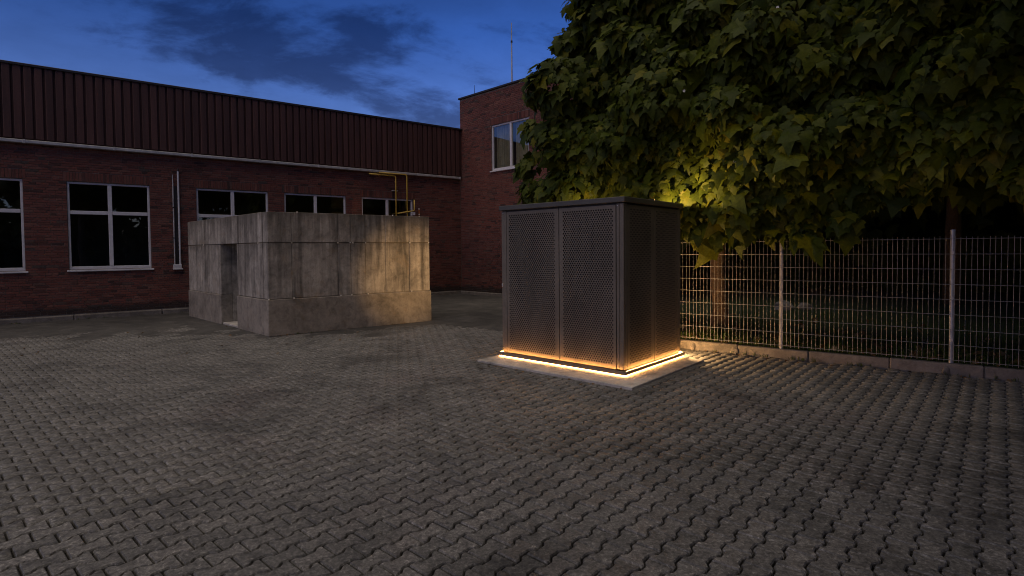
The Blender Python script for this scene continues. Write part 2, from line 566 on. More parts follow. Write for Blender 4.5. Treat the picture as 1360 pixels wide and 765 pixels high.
# asphalt lapping over the far pavers
step = 0.12
xs = np.arange(-18, 8.0, step); ys = np.arange(8.4, 24.0, step)
av, idx = [], -np.ones((len(xs), len(ys)), dtype=int)
for i, x in enumerate(xs):
    for j, y in enumerate(ys):
        if (fence_side(x, y) < 0.02 and (Vector((x, y)) - FA).dot(FD) > -2.2) or (Vector((x, y)) - LA).dot(Vector((-LDIR.y, LDIR.x))) > 0.2:
            continue
        e = edge_y(x) + 1.3 * noise.noise(Vector((x * 1.7, y * 1.7, 0))) + 0.4 * noise.noise(Vector((x * 5, y * 5, 2)))
        z = -0.026 + 0.036 * smooth(-2.4, 2.2, y - e) + 0.003 * noise.noise(Vector((x * 3, y * 3, 5)))
        idx[i, j] = len(av)
        av.append((x, y, z))
a = MB(); a.v = av
for i in range(len(xs) - 1):
    for j in range(len(ys) - 1):
        q = (idx[i, j], idx[i + 1, j], idx[i + 1, j + 1], idx[i, j + 1])
        if min(q) >= 0:
            a.f.append(tuple(int(k) for k in q))
obj('asphalt_yard', a, ASPHALT, kind='structure', smooth=True)

# ------------------------------------------------------------------ double-T pavers
paving = thing('paving', 'grey interlocking double-T concrete pavers covering the yard', None, kind='structure')
PL, PP, AMP = 0.200, 0.135, 0.0125
PU = Vector((0.665, 0.747)).normalized(); PV = Vector((PU.y, -PU.x))
def paver_outline(ins_u, ins_v):
    w1, w2 = PP / 2 + AMP - ins_v, PP / 2 - AMP - ins_v
    h = PL / 2 - ins_u
    up = [(-h, w1), (-0.066, w1), (-0.036, w2), (0.036, w2), (0.066, w1), (h, w1)]
    return up + [(u, -v) for u, v in reversed(up)]
o_top = paver_outline(0.0115, 0.0120)
o_mid = paver_outline(0.0056, 0.0058)
NV = 12
pv = np.array([(u, v, 0.0) for u, v in o_top] + [(u, v, -0.0095) for u, v in o_mid] + [(u, v, -0.030) for u, v in o_mid])
pf = [tuple(range(NV - 1, -1, -1))]
for ring in (0, 1):
    for k in range(NV):
        k2 = (k + 1) % NV
        pf.append((ring * NV + k, ring * NV + k2, (ring + 1) * NV + k2, (ring + 1) * NV + k))
def slab_local(x, y):
    d = Vector((x, y)) - CL
    return d.dot(-CE1), d.dot(CE2)
places = []
for i in range(-110, 130):
    for j in range(-20, 110):
        u = (j + 0.5 * (i % 2)) * PL
        v = i * PP
        c = PU * u + PV * v
        x, y = c.x, c.y
        if y < 1.7 or abs(x) > y * 0.96 + 1.0 or y > edge_y(x) + 1.9 or y > 13.6:
            continue
        if fence_side(x, y) < 0.06:
            continue
        lx, ly = slab_local(x, y)
        if 0.02 < lx < 2.45 and -0.35 < ly < 1.64:
            continue
        tw = RNG.normal(0, 0.012)
        wave = 0.010 * noise.noise(Vector((x * 0.6, y * 0.6, 1)))
        places.append((x, y, wave + RNG.normal(0, 0.0014), tw, RNG.normal(0, 0.006), RNG.normal(0, 0.006)))
vis = [p for p in places if in_view(p[0], p[1], 0, 8)]
near = set(id(p) for p in sorted(vis, key=lambda p: math.hypot(p[0], p[1]))[:300])
me_pav = bpy.data.meshes.new('paver')
me_pav.from_pydata([tuple(p) for p in pv], [], pf)
me_pav.materials.append(PAVER)
a0 = math.atan2(PU.y, PU.x)
rest = []
for p in places:
    if id(p) in near:
        obj('paver', me_pav, parent=paving, loc=(p[0], p[1], p[2]), rot=(p[4], p[5], a0 + p[3]))
    else:
        rest.append(p)
n = len(rest)
P = np.array(rest)
ca, sa = np.cos(a0 + P[:, 3]), np.sin(a0 + P[:, 3])
V = np.empty((n, len(pv), 3))
zt = pv[None, :, 2] + pv[None, :, 0] * P[:, 4:5] + pv[None, :, 1] * P[:, 5:6]
V[:, :, 0] = pv[None, :, 0] * ca[:, None] - pv[None, :, 1] * sa[:, None] + P[:, 0:1]
V[:, :, 1] = pv[None, :, 0] * sa[:, None] + pv[None, :, 1] * ca[:, None] + P[:, 1:2]
V[:, :, 2] = zt + P[:, 2:3]
ff = np.array([k for f in pf for k in f]); sz = np.array([len(f) for f in pf])
FL = (ff[None, :] + (np.arange(n) * len(pv))[:, None]).ravel()
obj('paver_field', np_mesh('paver_field', V.reshape(-1, 3), FL, np.tile(sz, n), PAVER), parent=paving, kind='stuff')

# ================================================================== brick buildings
BH, BL_, BHD, JT = 0.0625, 0.240, 0.115, 0.010
def brick_mesh(w, h, d=0.03):
    m = MB()
    c = 0.003
    m.v = [(-w / 2 + c, 0, -h / 2 + c), (w / 2 - c, 0, -h / 2 + c), (w / 2 - c, 0, h / 2 - c), (-w / 2 + c, 0, h / 2 - c),
           (-w / 2, c, -h / 2), (w / 2, c, -h / 2), (w / 2, c, h / 2), (-w / 2, c, h / 2),
           (-w / 2, d, -h / 2), (w / 2, d, -h / 2), (w / 2, d, h / 2), (-w / 2, d, h / 2)]
    m.f = [(0, 1, 2, 3)]
    for k in range(4):
        k2 = (k + 1) % 4
        m.f.append((k, 4 + k, 4 + k2, k2))
        m.f.append((4 + k, 8 + k, 8 + k2, 4 + k2))
    return m

_bm_cache = {}
def shared_brick(w, h):
    key = (round(w, 3), round(h, 3))
    if key not in _bm_cache:
        _bm_cache[key] = brick_mesh(w, h).mesh('brick', BRICK)
    return _bm_cache[key]

def lay_bricks(wall, T0, D, t0, t1, z0, z1, holes, seed, n_single=300):
    """wild-bond courses; holes = (t0, t1, z0, z1) rectangles kept free"""
    rr = random.Random(seed)
    out = []
    rows = int((z1 - z0) / BH)
    for k in range(rows):
        zc = z0 + (k + 0.5) * BH
        free = [(t0, t1)]
        for (a, b, c, d) in holes:
            if c - 0.02 < zc < d + 0.02:
                nf = []
                for (p, q) in free:
                    if b <= p or a >= q:
                        nf.append((p, q))
                    else:
                        if a > p:
                            nf.append((p, a))
                        if b < q:
                            nf.append((b, q))
                free = nf
        for (p, q) in free:
            x = p
            first = True
            while x < q - 0.02:
                w = BL_ if rr.random() < 0.68 else BHD
                if first:
                    w = (BL_, BHD, 0.175)[k % 3]
                    first = False
                if x + w + 0.06 > q:
                    w = q - x - 0.001
                if w > 0.30:
                    w = w / 2 - 0.005
                out.append((x + w / 2, zc, w, rr.gauss(0, 0.0022), rr.gauss(0, 0.006)))
                x += w + JT
    def key(b):
        P = T0 + D * b[0]
        if not in_view(P.x, P.y, b[1], 0):
            return 1e9
        return math.hypot(P.x, P.y)
    order = sorted(range(len(out)), key=lambda i: key(out[i]))
    single = set(order[:n_single])
    rest = MB()
    for i, (x, z, w, dy, tw) in enumerate(out):
        if i in single:
            obj('brick', shared_brick(w, BH - JT), parent=wall, loc=(x, dy, z), rot=(0, tw * 0.3, tw))
        else:
            m = brick_mesh(w, BH - JT)
            o = len(rest.v)
            rest.v += [(vx + x, vy + dy + vx * tw, vz + z) for vx, vy, vz in m.v]
            rest.f += [tuple(o + q for q in f) for f in m.f]
    obj('brick_courses', rest, BRICK, parent=wall, kind='stuff')

def wall_backing(t0, t1, z0, z1, holes, y0=0.013, y1=0.30):
    m = MB()
    xs = sorted({t0, t1, *[h[0] for h in holes], *[h[1] for h in holes]})
    zs = sorted({z0, z1, *[h[2] for h in holes], *[h[3] for h in holes]})
    xs = [x for x in xs if t0 <= x <= t1]
    zs = [z for z in zs if z0 <= z <= z1]
    for a, b in zip(xs, xs[1:]):
        for c, d in zip(zs, zs[1:]):
            if any(h[0] <= (a + b) / 2 <= h[1] and h[2] <= (c + d) / 2 <= h[3] for h in holes):
                continue
            m.box(a, b, y0, y1, c, d)
    return m

def make_window(bld, x0, x1, z0, z1, mulls, transom, sill=True):
    w = thing('window', None, None)
    w.parent = bld
    fr = 0.055
    yf, yb = 0.045, 0.115
    f = MB()
    f.cbox(x0 + 0.004, x1 - 0.004, yf, yb, z1 - fr, z1 - 0.004, 0.006)
    f.cbox(x0 + 0.004, x1 - 0.004, yf, yb, z0 + 0.004, z0 + fr + 0.03, 0.006)
    f.cbox(x0 + 0.004, x0 + fr, yf + 0.002, yb - 0.002, z0 + fr + 0.03, z1 - fr, 0.006)
    f.cbox(x1 - fr, x1 - 0.004, yf + 0.002, yb - 0.002, z0 + fr + 0.03, z1 - fr, 0.006)
    obj('frame', f, WHITE, parent=w)
    xs = [x0 + fr] + list(mulls) + [x1 - fr]
    for mx in mulls:
        obj('mullion', MB().cbox(mx - 0.045, mx + 0.045, yf - 0.006, yb - 0.01, z0 + fr + 0.031, z1 - fr - 0.001, 0.006), WHITE, parent=w)
    zs = [z0 + fr + 0.03, z1 - fr]
    if transom:
        for k in range(len(xs) - 1):
            a = xs[k] + (0.046 if k > 0 else 0.001)
            b = xs[k + 1] - (0.046 if k < len(xs) - 2 else 0.001)
            obj('transom', MB().cbox(a, b, yf - 0.001, yb - 0.012, transom - 0.045, transom + 0.045, 0.006), WHITE, parent=w)
        zs = [z0 + fr + 0.03, transom, z1 - fr]
    for a, b in zip(xs, xs[1:]):
        for c, d in zip(zs, zs[1:]):
            obj('pane', MB().box(a - 0.01, b + 0.01, 0.080, 0.086, c - 0.01, d + 0.01), GLASS, parent=w)
    if sill:
        s = MB().cbox(x0 - 0.04, x1 + 0.05, -0.055, 0.044, z0 - 0.045, z0 - 0.004, 0.006)
        obj('sill', s, WHITE, parent=w)
    return w

def soldier_course(wall, x0, x1, z0, z1):
    n = int(round((x1 - x0) / BH))
    st = (x1 - x0) / n
    me = brick_mesh(z1 - z0 - JT, st - JT).mesh('lintel_brick', BRICK)
    for k in range(n):
        obj('lintel_brick', me, parent=wall, loc=(x0 + (k + 0.5) * st, random.gauss(-0.002, 0.0015), (z0 + z1) / 2), rot=(0, R(90), 0))

# ------------------------------------------------------------------ long low hall
hall = thing('low_brick_hall', 'long low brick hall with brown ribbed metal fascia and white windows', 'building', (LA.x, LA.y, 0), math.atan2(LDIR.y, LDIR.x))
HT0, HT1 = -3.0, 13.12
WIN = [(-1.27, 0.50, [-0.385]), (1.33, 3.10, [2.215]), (4.21, 6.15, [5.16]), (6.62, 8.60, [7.60]), (9.15, 11.09, [10.10])]
holes = [(a, b, 1.27, 3.53) for a, b, _ in WIN]
lint = [(a - 0.06, b + 0.06, 3.53, 3.77) for a, b, _ in WIN]
hwall = obj('brick_wall', wall_backing(HT0, HT1 + 0.2, 0.0, 4.40, holes), MORTAR, parent=hall)
lay_bricks(hwall, LA, LDIR, HT0, HT1, 0.15, 4.40, holes + lint, 3)
for a, b, _ in WIN:
    soldier_course(hwall, a - 0.06, b + 0.06, 3.533, 3.767)
for a, b, m in WIN:
    make_window(hall, a, b, 1.27, 3.53, m, 2.745)
# ribbed fascia, one sheet rib at a time
rib = MB()
prof = [(-0.099, 0.0), (-0.078, 0.0), (-0.070, -0.055), (-0.058, -0.060), (0.066, -0.060), (0.078, -0.052), (0.084, 0.0), (0.099, 0.0)]
for (xa, ya), (xb, yb) in zip(prof, prof[1:]):
    rib.quad((xa, ya, 4.50), (xb, yb, 4.50), (xb, yb, 6.24), (xa, ya, 6.24))
me_rib = rib.mesh('cladding_rib', CLAD)
fascia = obj('fascia', MB().box(HT0, HT1 + 0.1, -0.055, 0.25, 4.47, 6.24), CLAD, parent=hall)
k = 0
x = HT0 + 0.1
while x < HT1 - 0.02:
    obj('cladding_rib', me_rib, parent=fascia, loc=(x, -0.058 + random.gauss(0, 0.0015), 0))
    x += 0.198
x = HT0
while x < HT1 - 0.3:
    L = min(1.78, HT1 + 0.08 - x)
    gs = MB()
    gs.cbox(x + 0.004, x + L - 0.004, -0.150, 0.012, 4.385, 4.465, 0.012)
    obj('gutter_section', gs, ZINC, parent=hall)
    obj('gutter_joint', MB().cbox(x + L - 0.03, x + L + 0.03, -0.156, 0.010, 4.380, 4.470, 0.006), ZINC, parent=hall)
    x += L
obj('roof_edge', MB().cbox(HT0, HT1 + 0.1, -0.145, 0.30, 6.242, 6.31, 0.01), DARKMETAL, parent=hall)
obj('roof', MB().box(HT0, HT1 + 0.1, 0.301, 9.0, 6.15, 6.25), DARKMETAL, parent=hall)
rm = MB()
rm.quad((HT0, 5, 0.1), (HT1, 5, 0.1), (HT1, 5, 4.4), (HT0, 5, 4.4))
rm.quad((HT0, 0.31, 0.1), (HT1, 0.31, 0.1), (HT1, 5, 0.1), (HT0, 5, 0.1))
rm.quad((HT0, 0.31, 4.4), (HT1, 0.31, 4.4), (HT1, 5, 4.4), (HT0, 5, 4.4))
rm.quad((HT0, 0.31, 0.1), (HT0, 5, 0.1), (HT0, 5, 4.4), (HT0, 0.31, 4.4))
rm.quad((HT1, 0.31, 0.1), (HT1, 5, 0.1), (HT1, 5, 4.4), (HT1, 0.31, 4.4))
obj('room', rm, INTERIOR, parent=hall)

# concrete strip along the foot of the hall
strip = thing('foundation_strip', 'worn concrete strip along the foot of the long hall wall', None, (LA.x, LA.y, 0), math.atan2(LDIR.y, LDIR.x), kind='structure')
x = HT0
for L in (2.1, 2.3, 1.9, 2.6, 2.2, 2.4, 2.3):
    zt = 0.135 + random.uniform(-0.02, 0.01)
    wd = random.uniform(0.10, 0.17)
    obj('edging_block', MB().cbox(x + 0.006, min(x + L, HT1) - 0.006, -wd, 0.012, -0.02, zt, 0.02), KERBM, parent=strip)
    x += L

# conduits beside the second window
con = thing('wall_conduit', 'pair of thin pale upright conduits ending in a small box on the hall wall', 'conduit', (LA.x, LA.y, 0), math.atan2(LDIR.y, LDIR.x))
obj('conduit_pipe', MB().tube([(3.64, -0.035, 1.36), (3.64, -0.035, 3.60), (3.64, -0.025, 3.86)], [0.016, 0.016, 0.009]), ZINC, parent=con)
obj('conduit_pipe', MB().tube([(3.77, -0.035, 1.36), (3.77, -0.035, 3.96)], 0.024), WHITE, parent=con)
obj('pipe_cap', MB().tube([(3.77, -0.035, 3.96), (3.77, -0.035, 4.04)], [0.026, 0.018]), DARKMETAL, parent=con)
obj('backing_strip', MB().cbox(3.665, 3.742, -0.012, 0.002, 1.36, 3.55, 0.003), DARKMETAL, parent=con)
obj('junction_box', MB().cbox(3.60, 3.80, -0.075, 0.001, 1.25, 1.36, 0.006), WHITE, parent=con)
obj('box_ledge', MB().cbox(3.59, 3.83, -0.09, 0.001, 1.215, 1.247, 0.005), WHITE, parent=con)
for z in (2.1, 2.95):
    obj('pipe_clip', MB().cbox(3.615, 3.665, -0.056, 0.0, z - 0.015, z + 0.015, 0.003), DARKMETAL, parent=con)

def bend(pts, r=0.08, n=4):
    out = [Vector(pts[0])]
    for a, b, c in zip(pts, pts[1:], pts[2:]):
        a, b, c = Vector(a), Vector(b), Vector(c)
        d1, d2 = (a - b).normalized(), (c - b).normalized()
        p, q = b + d1 * r, b + d2 * r
        for k in range(n + 1):
            t = k / n
            out.append((1 - t) ** 2 * p + 2 * t * (1 - t) * b + t * t * q)
    out.append(Vector(pts[-1]))
    return out
hz = math.atan2(LDIR.y, LDIR.x)
pipe1 = thing('gas_pipe', 'left of two tall yellow gas pipes bending down the hall wall behind the bunker', 'pipe', (LA.x, LA.y, 0), hz, 'yellow gas pipes on the hall wall')
obj('pipe_run', MB().tube(bend([(9.36, -0.16, 4.31), (10.34, -0.16, 4.31), (10.34, -0.16, 1.2)]), 0.024), YELLOW, parent=pipe1, smooth=True)
obj('wall_bracket', MB().cbox(10.24, 10.44, -0.135, 0.0, 3.78, 3.81, 0.004), ZINC, parent=pipe1)
pipe2 = thing('gas_pipe', 'right and higher of two tall yellow gas pipes on the hall wall behind the bunker', 'pipe', (LA.x, LA.y, 0), hz, 'yellow gas pipes on the hall wall')
obj('pipe_run', MB().tube(bend([(9.70, -0.20, 4.375), (10.75, -0.20, 4.375), (10.75, -0.20, 1.2)]), 0.024), YELLOW, parent=pipe2, smooth=True)
obj('wall_bracket', MB().cbox(10.68, 10.82, -0.176, 0.0, 2.2, 2.23, 0.004), ZINC, parent=pipe2)
pipe3 = thing('gas_pipe', 'short yellow pipe stub turning up in front of the last hall window', 'pipe', (LA.x, LA.y, 0), hz, 'yellow gas pipes on the hall wall')
obj('pipe_run', MB().tube(bend([(10.36, -0.24, 2.99), (11.01, -0.24, 3.11), (11.01, -0.24, 3.50)], 0.05), 0.022), YELLOW, parent=pipe3, smooth=True)
obj('end_support', MB().cbox(10.98, 11.05, -0.23, 0.0, 2.95, 3.06, 0.004), WHITE, parent=pipe3)
vent = thing('vent_rod', 'small orange rod with pale caps on the wall beside the last hall window', 'vent', (LA.x, LA.y, 0), hz)
obj('rod', MB().tube([(11.30, -0.05, 2.6), (11.30, -0.05, 3.18)], 0.018), ORANGE, parent=vent)
for z in (2.92, 3.0, 3.2):
    obj('cap', MB().tube([(11.30, -0.05, z - 0.025), (11.30, -0.05, z + 0.02)], [0.026, 0.022]), CAPW, parent=vent)
obj('rod_bracket', MB().cbox(11.28, 11.32, -0.045, 0.0, 2.78, 2.80, 0.003), ZINC, parent=vent)

# ------------------------------------------------------------------ taller wing
tz = math.atan2(TDIR.y, TDIR.x)
wing = thing('tall_brick_wing', 'taller flat-roofed brick wing with one white upper window', 'building', (TB.x, TB.y, 0), tz)
TT1 = 6.75
WT = (1.73, 3.58, 4.53, 6.17)
tholes = [WT]
twall = obj('brick_wall', wall_backing(0.0, TT1, 0.0, 7.42, tholes), MORTAR, parent=wing)
lay_bricks(twall, TB, TDIR, 0.0, TT1, 0.12, 7.42, tholes + [(WT[0] - 0.06, WT[1] + 0.06, WT[3], WT[3] + 0.25)], 9)
soldier_course(twall, WT[0] - 0.06, WT[1] + 0.06, WT[3] + 0.003, WT[3] + 0.247)
tw_ = make_window(wing, WT[0], WT[1], WT[2], WT[3], [2.68], None)
cu = MB()
nseg = 90
for half, (xa, xb) in enumerate(((1.76, 2.62), (2.72, 3.56))):
    base = len(cu.v)
    for k in range(nseg + 1):
        x = xa + (xb - xa) * k / nseg
        y = 0.26 + 0.030 * math.sin(k * 0.62 + half) + 0.014 * math.sin(k * 1.37)
        cu.v += [(x, y, 4.50), (x, y * 0.9 + 0.02, 6.14)]
    for k in range(nseg):
        b0 = base + 2 * k
        cu.f.append((b0, b0 + 2, b0 + 3, b0 + 1))
obj('curtain', cu, CURTAIN, parent=tw_, smooth=True)
obj('roof_edge', MB().cbox(-0.05, TT1 + 0.03, -0.05, 0.30, 7.422, 7.49, 0.01), DARKMETAL, parent=wing)
sb = MB()
sb.box(0.0, 0.28, 0.301, 8.0, 0.0, 7.42)
sb.box(TT1 - 0.28, TT1, 0.301, 8.0, 0.0, 7.42)
sb.box(0.281, TT1 - 0.281, 7.7, 8.0, 0.0, 7.42)
obj('side_wall', sb, BRICK, parent=wing)
obj('roof', MB().box(0.0, TT1, 0.301, 8.0, 7.424, 7.46), DARKMETAL, parent=wing)
obj('room', MB().box(0.285, TT1 - 0.285, 0.9, 7.6, 3.2, 7.3), INTERIOR, parent=wing)
obj('foundation', MB().cbox(0.02, TT1, -0.10, 0.012, -0.02, 0.12, 0.02), KERBM, parent=wing)
ant = thing('antenna_mast', 'tall thin pale antenna mast on the roof of the taller wing', 'antenna', (TB.x, TB.y, 0), tz)
obj('mast', MB().tube([(2.42, 0.4, 7.44), (2.42, 0.4, 8.7), (2.42, 0.4, 9.75)], [0.030, 0.024, 0.013]), ZINC, parent=ant)
obj('collar', MB().tube([(2.42, 0.4, 9.05), (2.42, 0.4, 9.12)], 0.034), DARKMETAL, parent=ant)
obj('foot_plate', MB().cbox(2.32, 2.52, 0.315, 0.5, 7.462, 7.50, 0.004), DARKMETAL, parent=ant)
rod = thing('lightning_rod', 'short thin lightning rod on the left end of the wing roof', 'rod', (TB.x, TB.y, 0), tz)
obj('rod_shaft', MB().tube([(0.72, 0.12, 7.47), (0.72, 0.12, 7.86)], [0.012, 0.006]), DARKMETAL, parent=rod)
obj('foot_clamp', MB().cbox(0.68, 0.76, 0.08, 0.16, 7.491, 7.51, 0.003), DARKMETAL, parent=rod)

# ================================================================== concrete bunker
bunk = thing('concrete_bunker', 'weathered roofless concrete bunker with doorway and lit right front', 'bunker', (BN.x, BN.y, 0))
def B3(a_, b_, z):
    p = BD1 * a_ + BD2 * b_
    return (p.x, p.y, z)
FLN, LLN, TK = 3.66, 5.22, 0.26
# lower plinth walls
obj('plinth_wall', MB().cbox(0.0, FLN, 0.0, TK, 0.0, 0.735, 0.012, B3), CONCB, parent=bunk)
obj('plinth_wall', MB().cbox(0.0, TK, TK + 0.001, 1.70, 0.0, 0.735, 0.012, B3), CONCB, parent=bunk)
obj('plinth_wall', MB().cbox(0.0, TK, 2.74, LLN, 0.0, 0.70, 0.012, B3), CONCB, parent=bunk)
obj('plinth_wall', MB().cbox(FLN - TK, FLN, TK + 0.001, LLN, 0.0, 0.735, 0.012, B3), CONCB, parent=bunk)
obj('plinth_wall', MB().cbox(TK + 0.001, FLN - TK - 0.001, LLN - TK, LLN, 0.0, 0.735, 0.012, B3), CONCB, parent=bunk)
# front panels, upper and lower row
fx = [0.02, 0.48, 1.44, 1.71, 2.05, 2.53, 3.12, 3.645]
off = [0.022, 0.030, 0.022, 0.032, 0.046, 0.040, 0.034]
for (z0, z1, dz) in ((0.745, 1.868, 0.0), (1.876, 2.49, -0.006)):
    for a_, b_, o_ in zip(fx, fx[1:], off):
        obj('concrete_panel', MB().cbox(a_ + 0.003, b_ - 0.003, o_ + dz + random.uniform(-0.003, 0.003), TK - 0.01, z0, z1 + random.uniform(-0.002, 0.002), 0.006, B3), CONC, parent=bunk)
# side panels
for (z0, z1, segs) in ((0.745, 1.868, [(TK + 0.003, 0.78), (0.78, 1.70), (2.74, 3.55), (3.55, 4.55), (4.55, 5.21)]),
                       (1.876, 2.49, [(TK + 0.003, 0.78), (0.78, 1.60), (1.60, 2.80), (2.80, 3.55), (3.55, 4.55), (4.55, 5.21)])):
    for a_, b_ in segs:
        o_ = random.uniform(0.014, 0.026)
        obj('concrete_panel', MB().cbox(o_, TK - 0.01, a_ + 0.003, b_ - 0.003, z0 if a_ < 2 else z0 - (0.04 if z0 < 1 else 0), z1 + random.uniform(-0.002, 0.002), 0.006, B3), CONC, parent=bunk)
# seam core just behind the panels and the two rear walls
core = MB()
core.cbox(0.06, FLN - 0.03, 0.058, TK - 0.03, 0.70, 2.46, 0.004, B3)
core.cbox(0.075, TK - 0.03, TK + 0.02, 1.68, 0.70, 2.46, 0.004, B3)
core.cbox(0.075, TK - 0.03, 2.76, LLN - 0.03, 0.66, 2.46, 0.004, B3)
obj('wall_core', core, CONCB, parent=bunk)
obj('rear_wall', MB().cbox(FLN - TK, FLN - 0.01, TK + 0.002, LLN - 0.02, 0.737, 2.48, 0.01, B3), CONC, parent=bunk)
obj('rear_wall', MB().cbox(TK + 0.002, FLN - TK - 0.002, LLN - TK, LLN - 0.02, 0.737, 2.48, 0.01, B3), CONC, parent=bunk)
obj('passage_wall', MB().cbox(TK - 0.008, 1.6, 2.745, 2.98, 0.0, 2.45, 0.01, B3), CONC, parent=bunk)
obj('threshold', MB().cbox(0.03, 0.34, 1.72, 2.72, 0.0, 0.055, 0.012, B3), SLABM, parent=bunk)
cap = MB()
for k in range(8):
    t = 2 * math.pi * k / 8
    cap.v.append((0.016 * math.cos(t), 0, 0.016 * math.sin(t)))
for k in range(8):
    t = 2 * math.pi * k / 8
    cap.v.append((0.010 * math.cos(t), -0.012, 0.010 * math.sin(t)))
for k in range(8):
    cap.f.append((k, (k + 1) % 8, 8 + (k + 1) % 8, 8 + k))
cap.f.append(tuple(range(8, 16)))
me_cap = cap.mesh('anchor_cap', CAPW)
bz1 = math.atan2(BD1.y, BD1.x)
for a_, z in ((0.48, 1.87), (1.43, 1.87), (1.70, 1.875), (1.76, 1.87), (2.05, 1.87), (3.12, 1.87), (3.61, 1.87),
              (0.02, 0.742), (0.50, 0.742), (1.47, 0.742), (1.71, 0.742), (2.08, 0.742), (3.14, 0.742), (0.6, 2.495), (2.7, 2.49)):
    obj('anchor_cap', me_cap, parent=bunk, loc=B3(a_, -0.002 + (0.012 if z > 1 else 0.0), z), rot=(0, 0, bz1))
for b_ in (0.45, 3.9):
    obj('anchor_cap', me_cap, parent=bunk, loc=B3(0.008, b_, 1.87), rot=(0, 0, math.atan2(-BD2.y, -BD2.x)))

# ================================================================== perforated metal cabinet
slab = obj('concrete_slab', MB().cbox(-0.10, 2.53, -0.43, 1.70, -0.06, 0.030, 0.006), SLABM, loc=(CL.x, CL.y, 0), rot=(0, 0, CRZ))
tag(slab, 'pale flat concrete slab under the dark metal cabinet', 'slab')
cab = thing('metal_cabinet', 'dark perforated metal cabinet with glowing light strip around its foot', 'cabinet', (CL.x, CL.y, 0), CRZ)
W, D, HB = 2.18, 1.715, 2.285
# plinth: recess, band, ledge
obj('plinth_foot', MB().box(0.02, W - 0.02, 0.02, D - 0.02, 0.030, 0.0525), DARKMETAL, parent=cab)
obj('plinth_core', MB().box(-0.0255, W + 0.0255, -0.0255, D + 0.0255, 0.053, 0.0975), DARKMETAL, parent=cab)
for nm, bx in (('f', (-0.034, W + 0.034, -0.034, -0.026)), ('r', (W + 0.026, W + 0.034, -0.0255, D + 0.0255)), ('k', (-0.034, W + 0.034, D + 0.026, D + 0.034)), ('l', (-0.034, -0.026, -0.0255, D + 0.0255))):
    obj('plinth_band', MB().cbox(bx[0], bx[1], bx[2], bx[3], 0.052, 0.105, 0.003), PANEL, parent=cab)
# light strips: one under the band, one on the ledge behind its top edge
for bx, mt in (((-0.012, W + 0.012, -0.022, -0.012), LED), ((W + 0.012, W + 0.022, -0.010, D + 0.010), LED), ((0.012, W - 0.012, D + 0.010, D + 0.020), LEDR), ((-0.022, -0.012, -0.010, D + 0.010), LED)):
    obj('light_strip', MB().box(bx[0], bx[1], bx[2], bx[3], 0.042, 0.0515), mt, parent=cab)
for bx, mt in (((0.02, W - 0.02, -0.024, -0.016), LED2), ((W + 0.016, W + 0.024, 0.02, D - 0.02), LED2), ((0.02, W - 0.02, D + 0.014, D + 0.024), LEDR), ((-0.024, -0.016, 0.02, D - 0.02), LED2)):
    obj('light_strip', MB().box(bx[0], bx[1], bx[2], bx[3], 0.0985, 0.1005), mt, parent=cab)

def perforated(name, u0, u1, p0, p1, z0, z1, q0, q1, place, parent):
    """sheet u0..u1 x z0..z1 with staggered holes inside p0..p1 x q0..q1; place(u, z, depth) -> local point"""
    pu, pz, hr = 0.0385, 0.0295, 0.0128
    nu = int((p1 - p0) / pu)
    nz = int((q1 - q0) / pz)
    pu = (p1 - p0) / (nu + 0.5)
    pz = (q1 - q0) / nz
    m = MB()
    ang = [math.pi * (1.25 + 0.25 * k) for k in range(8)]       # from lower-left corner, counter-clockwise
    for k in range(nz):
        zc = q0 + (k + 0.5) * pz
        sh = 0.5 * pu if k % 2 else 0.0
        for j in range(nu):
            uc = p0 + sh + (j + 0.5) * pu
            ul, ur, zb, zt = uc - pu / 2, uc + pu / 2, zc - pz / 2, zc + pz / 2
            outer = [(ul, zb), (uc, zb), (ur, zb), (ur, zc), (ur, zt), (uc, zt), (ul, zt), (ul, zc)]
            inner = [(uc + hr * math.cos(t), zc + hr * math.sin(t)) for t in ang]
            b = len(m.v)
            m.v += [place(u, z, 0.0) for u, z in outer]
            m.v += [place(u, z, 0.0) for u, z in inner]
            m.v += [place(u, z, 0.003) for u, z in inner]
            for e in range(8):
                e2 = (e + 1) % 8
                m.f.append((b + e, b + e2, b + 8 + e2, b + 8 + e))
                m.f.append((b + 8 + e, b + 8 + e2, b + 16 + e2, b + 16 + e))
        fill = (p1 - pu / 2, p1) if k % 2 == 0 else (p0, p0 + pu / 2)
        m.quad(place(fill[0], zc - pz / 2, 0), place(fill[1], zc - pz / 2, 0), place(fill[1], zc + pz / 2, 0), place(fill[0], zc + pz / 2, 0))
    # plain margins and a folded return edge
    for (a_, b_, c_, d_) in ((u0, u1, z0, q0), (u0, u1, q1, z1), (u0, p0, q0, q1), (p1, u1, q0, q1)):
        m.quad(place(a_, c_, 0), place(b_, c_, 0), place(b_, d_, 0), place(a_, d_, 0))
    for (a_, b_) in (((u0, z0), (u1, z0)), ((u1, z0), (u1, z1)), ((u1, z1), (u0, z1)), ((u0, z1), (u0, z0))):
        m.quad(place(*a_, 0), place(*b_, 0), place(*b_, 0.03), place(*a_, 0.03))
    return obj(name, m, PANEL, parent=parent)

pf_ = lambda u, z, d: (u, 0.014 + d, z)
pr_ = lambda u, z, d: (W - 0.014 - d, u, z)
for (u0, u1, p0, p1) in ((0.125, 1.118, 0.165, 1.055), (1.130, 2.045, 1.185, 2.015)):
    perforated('perforated_panel', u0, u1, p0, p1, 0.108, 2.270, 0.165, 2.225, pf_, cab)
for (u0, u1, p0, p1) in ((0.105, 0.845, 0.165, 0.765), (0.857, 1.625, 0.905, 1.575)):
    perforated('perforated_panel', u0, u1, p0, p1, 0.108, 2.270, 0.165, 2.225, pr_, cab)
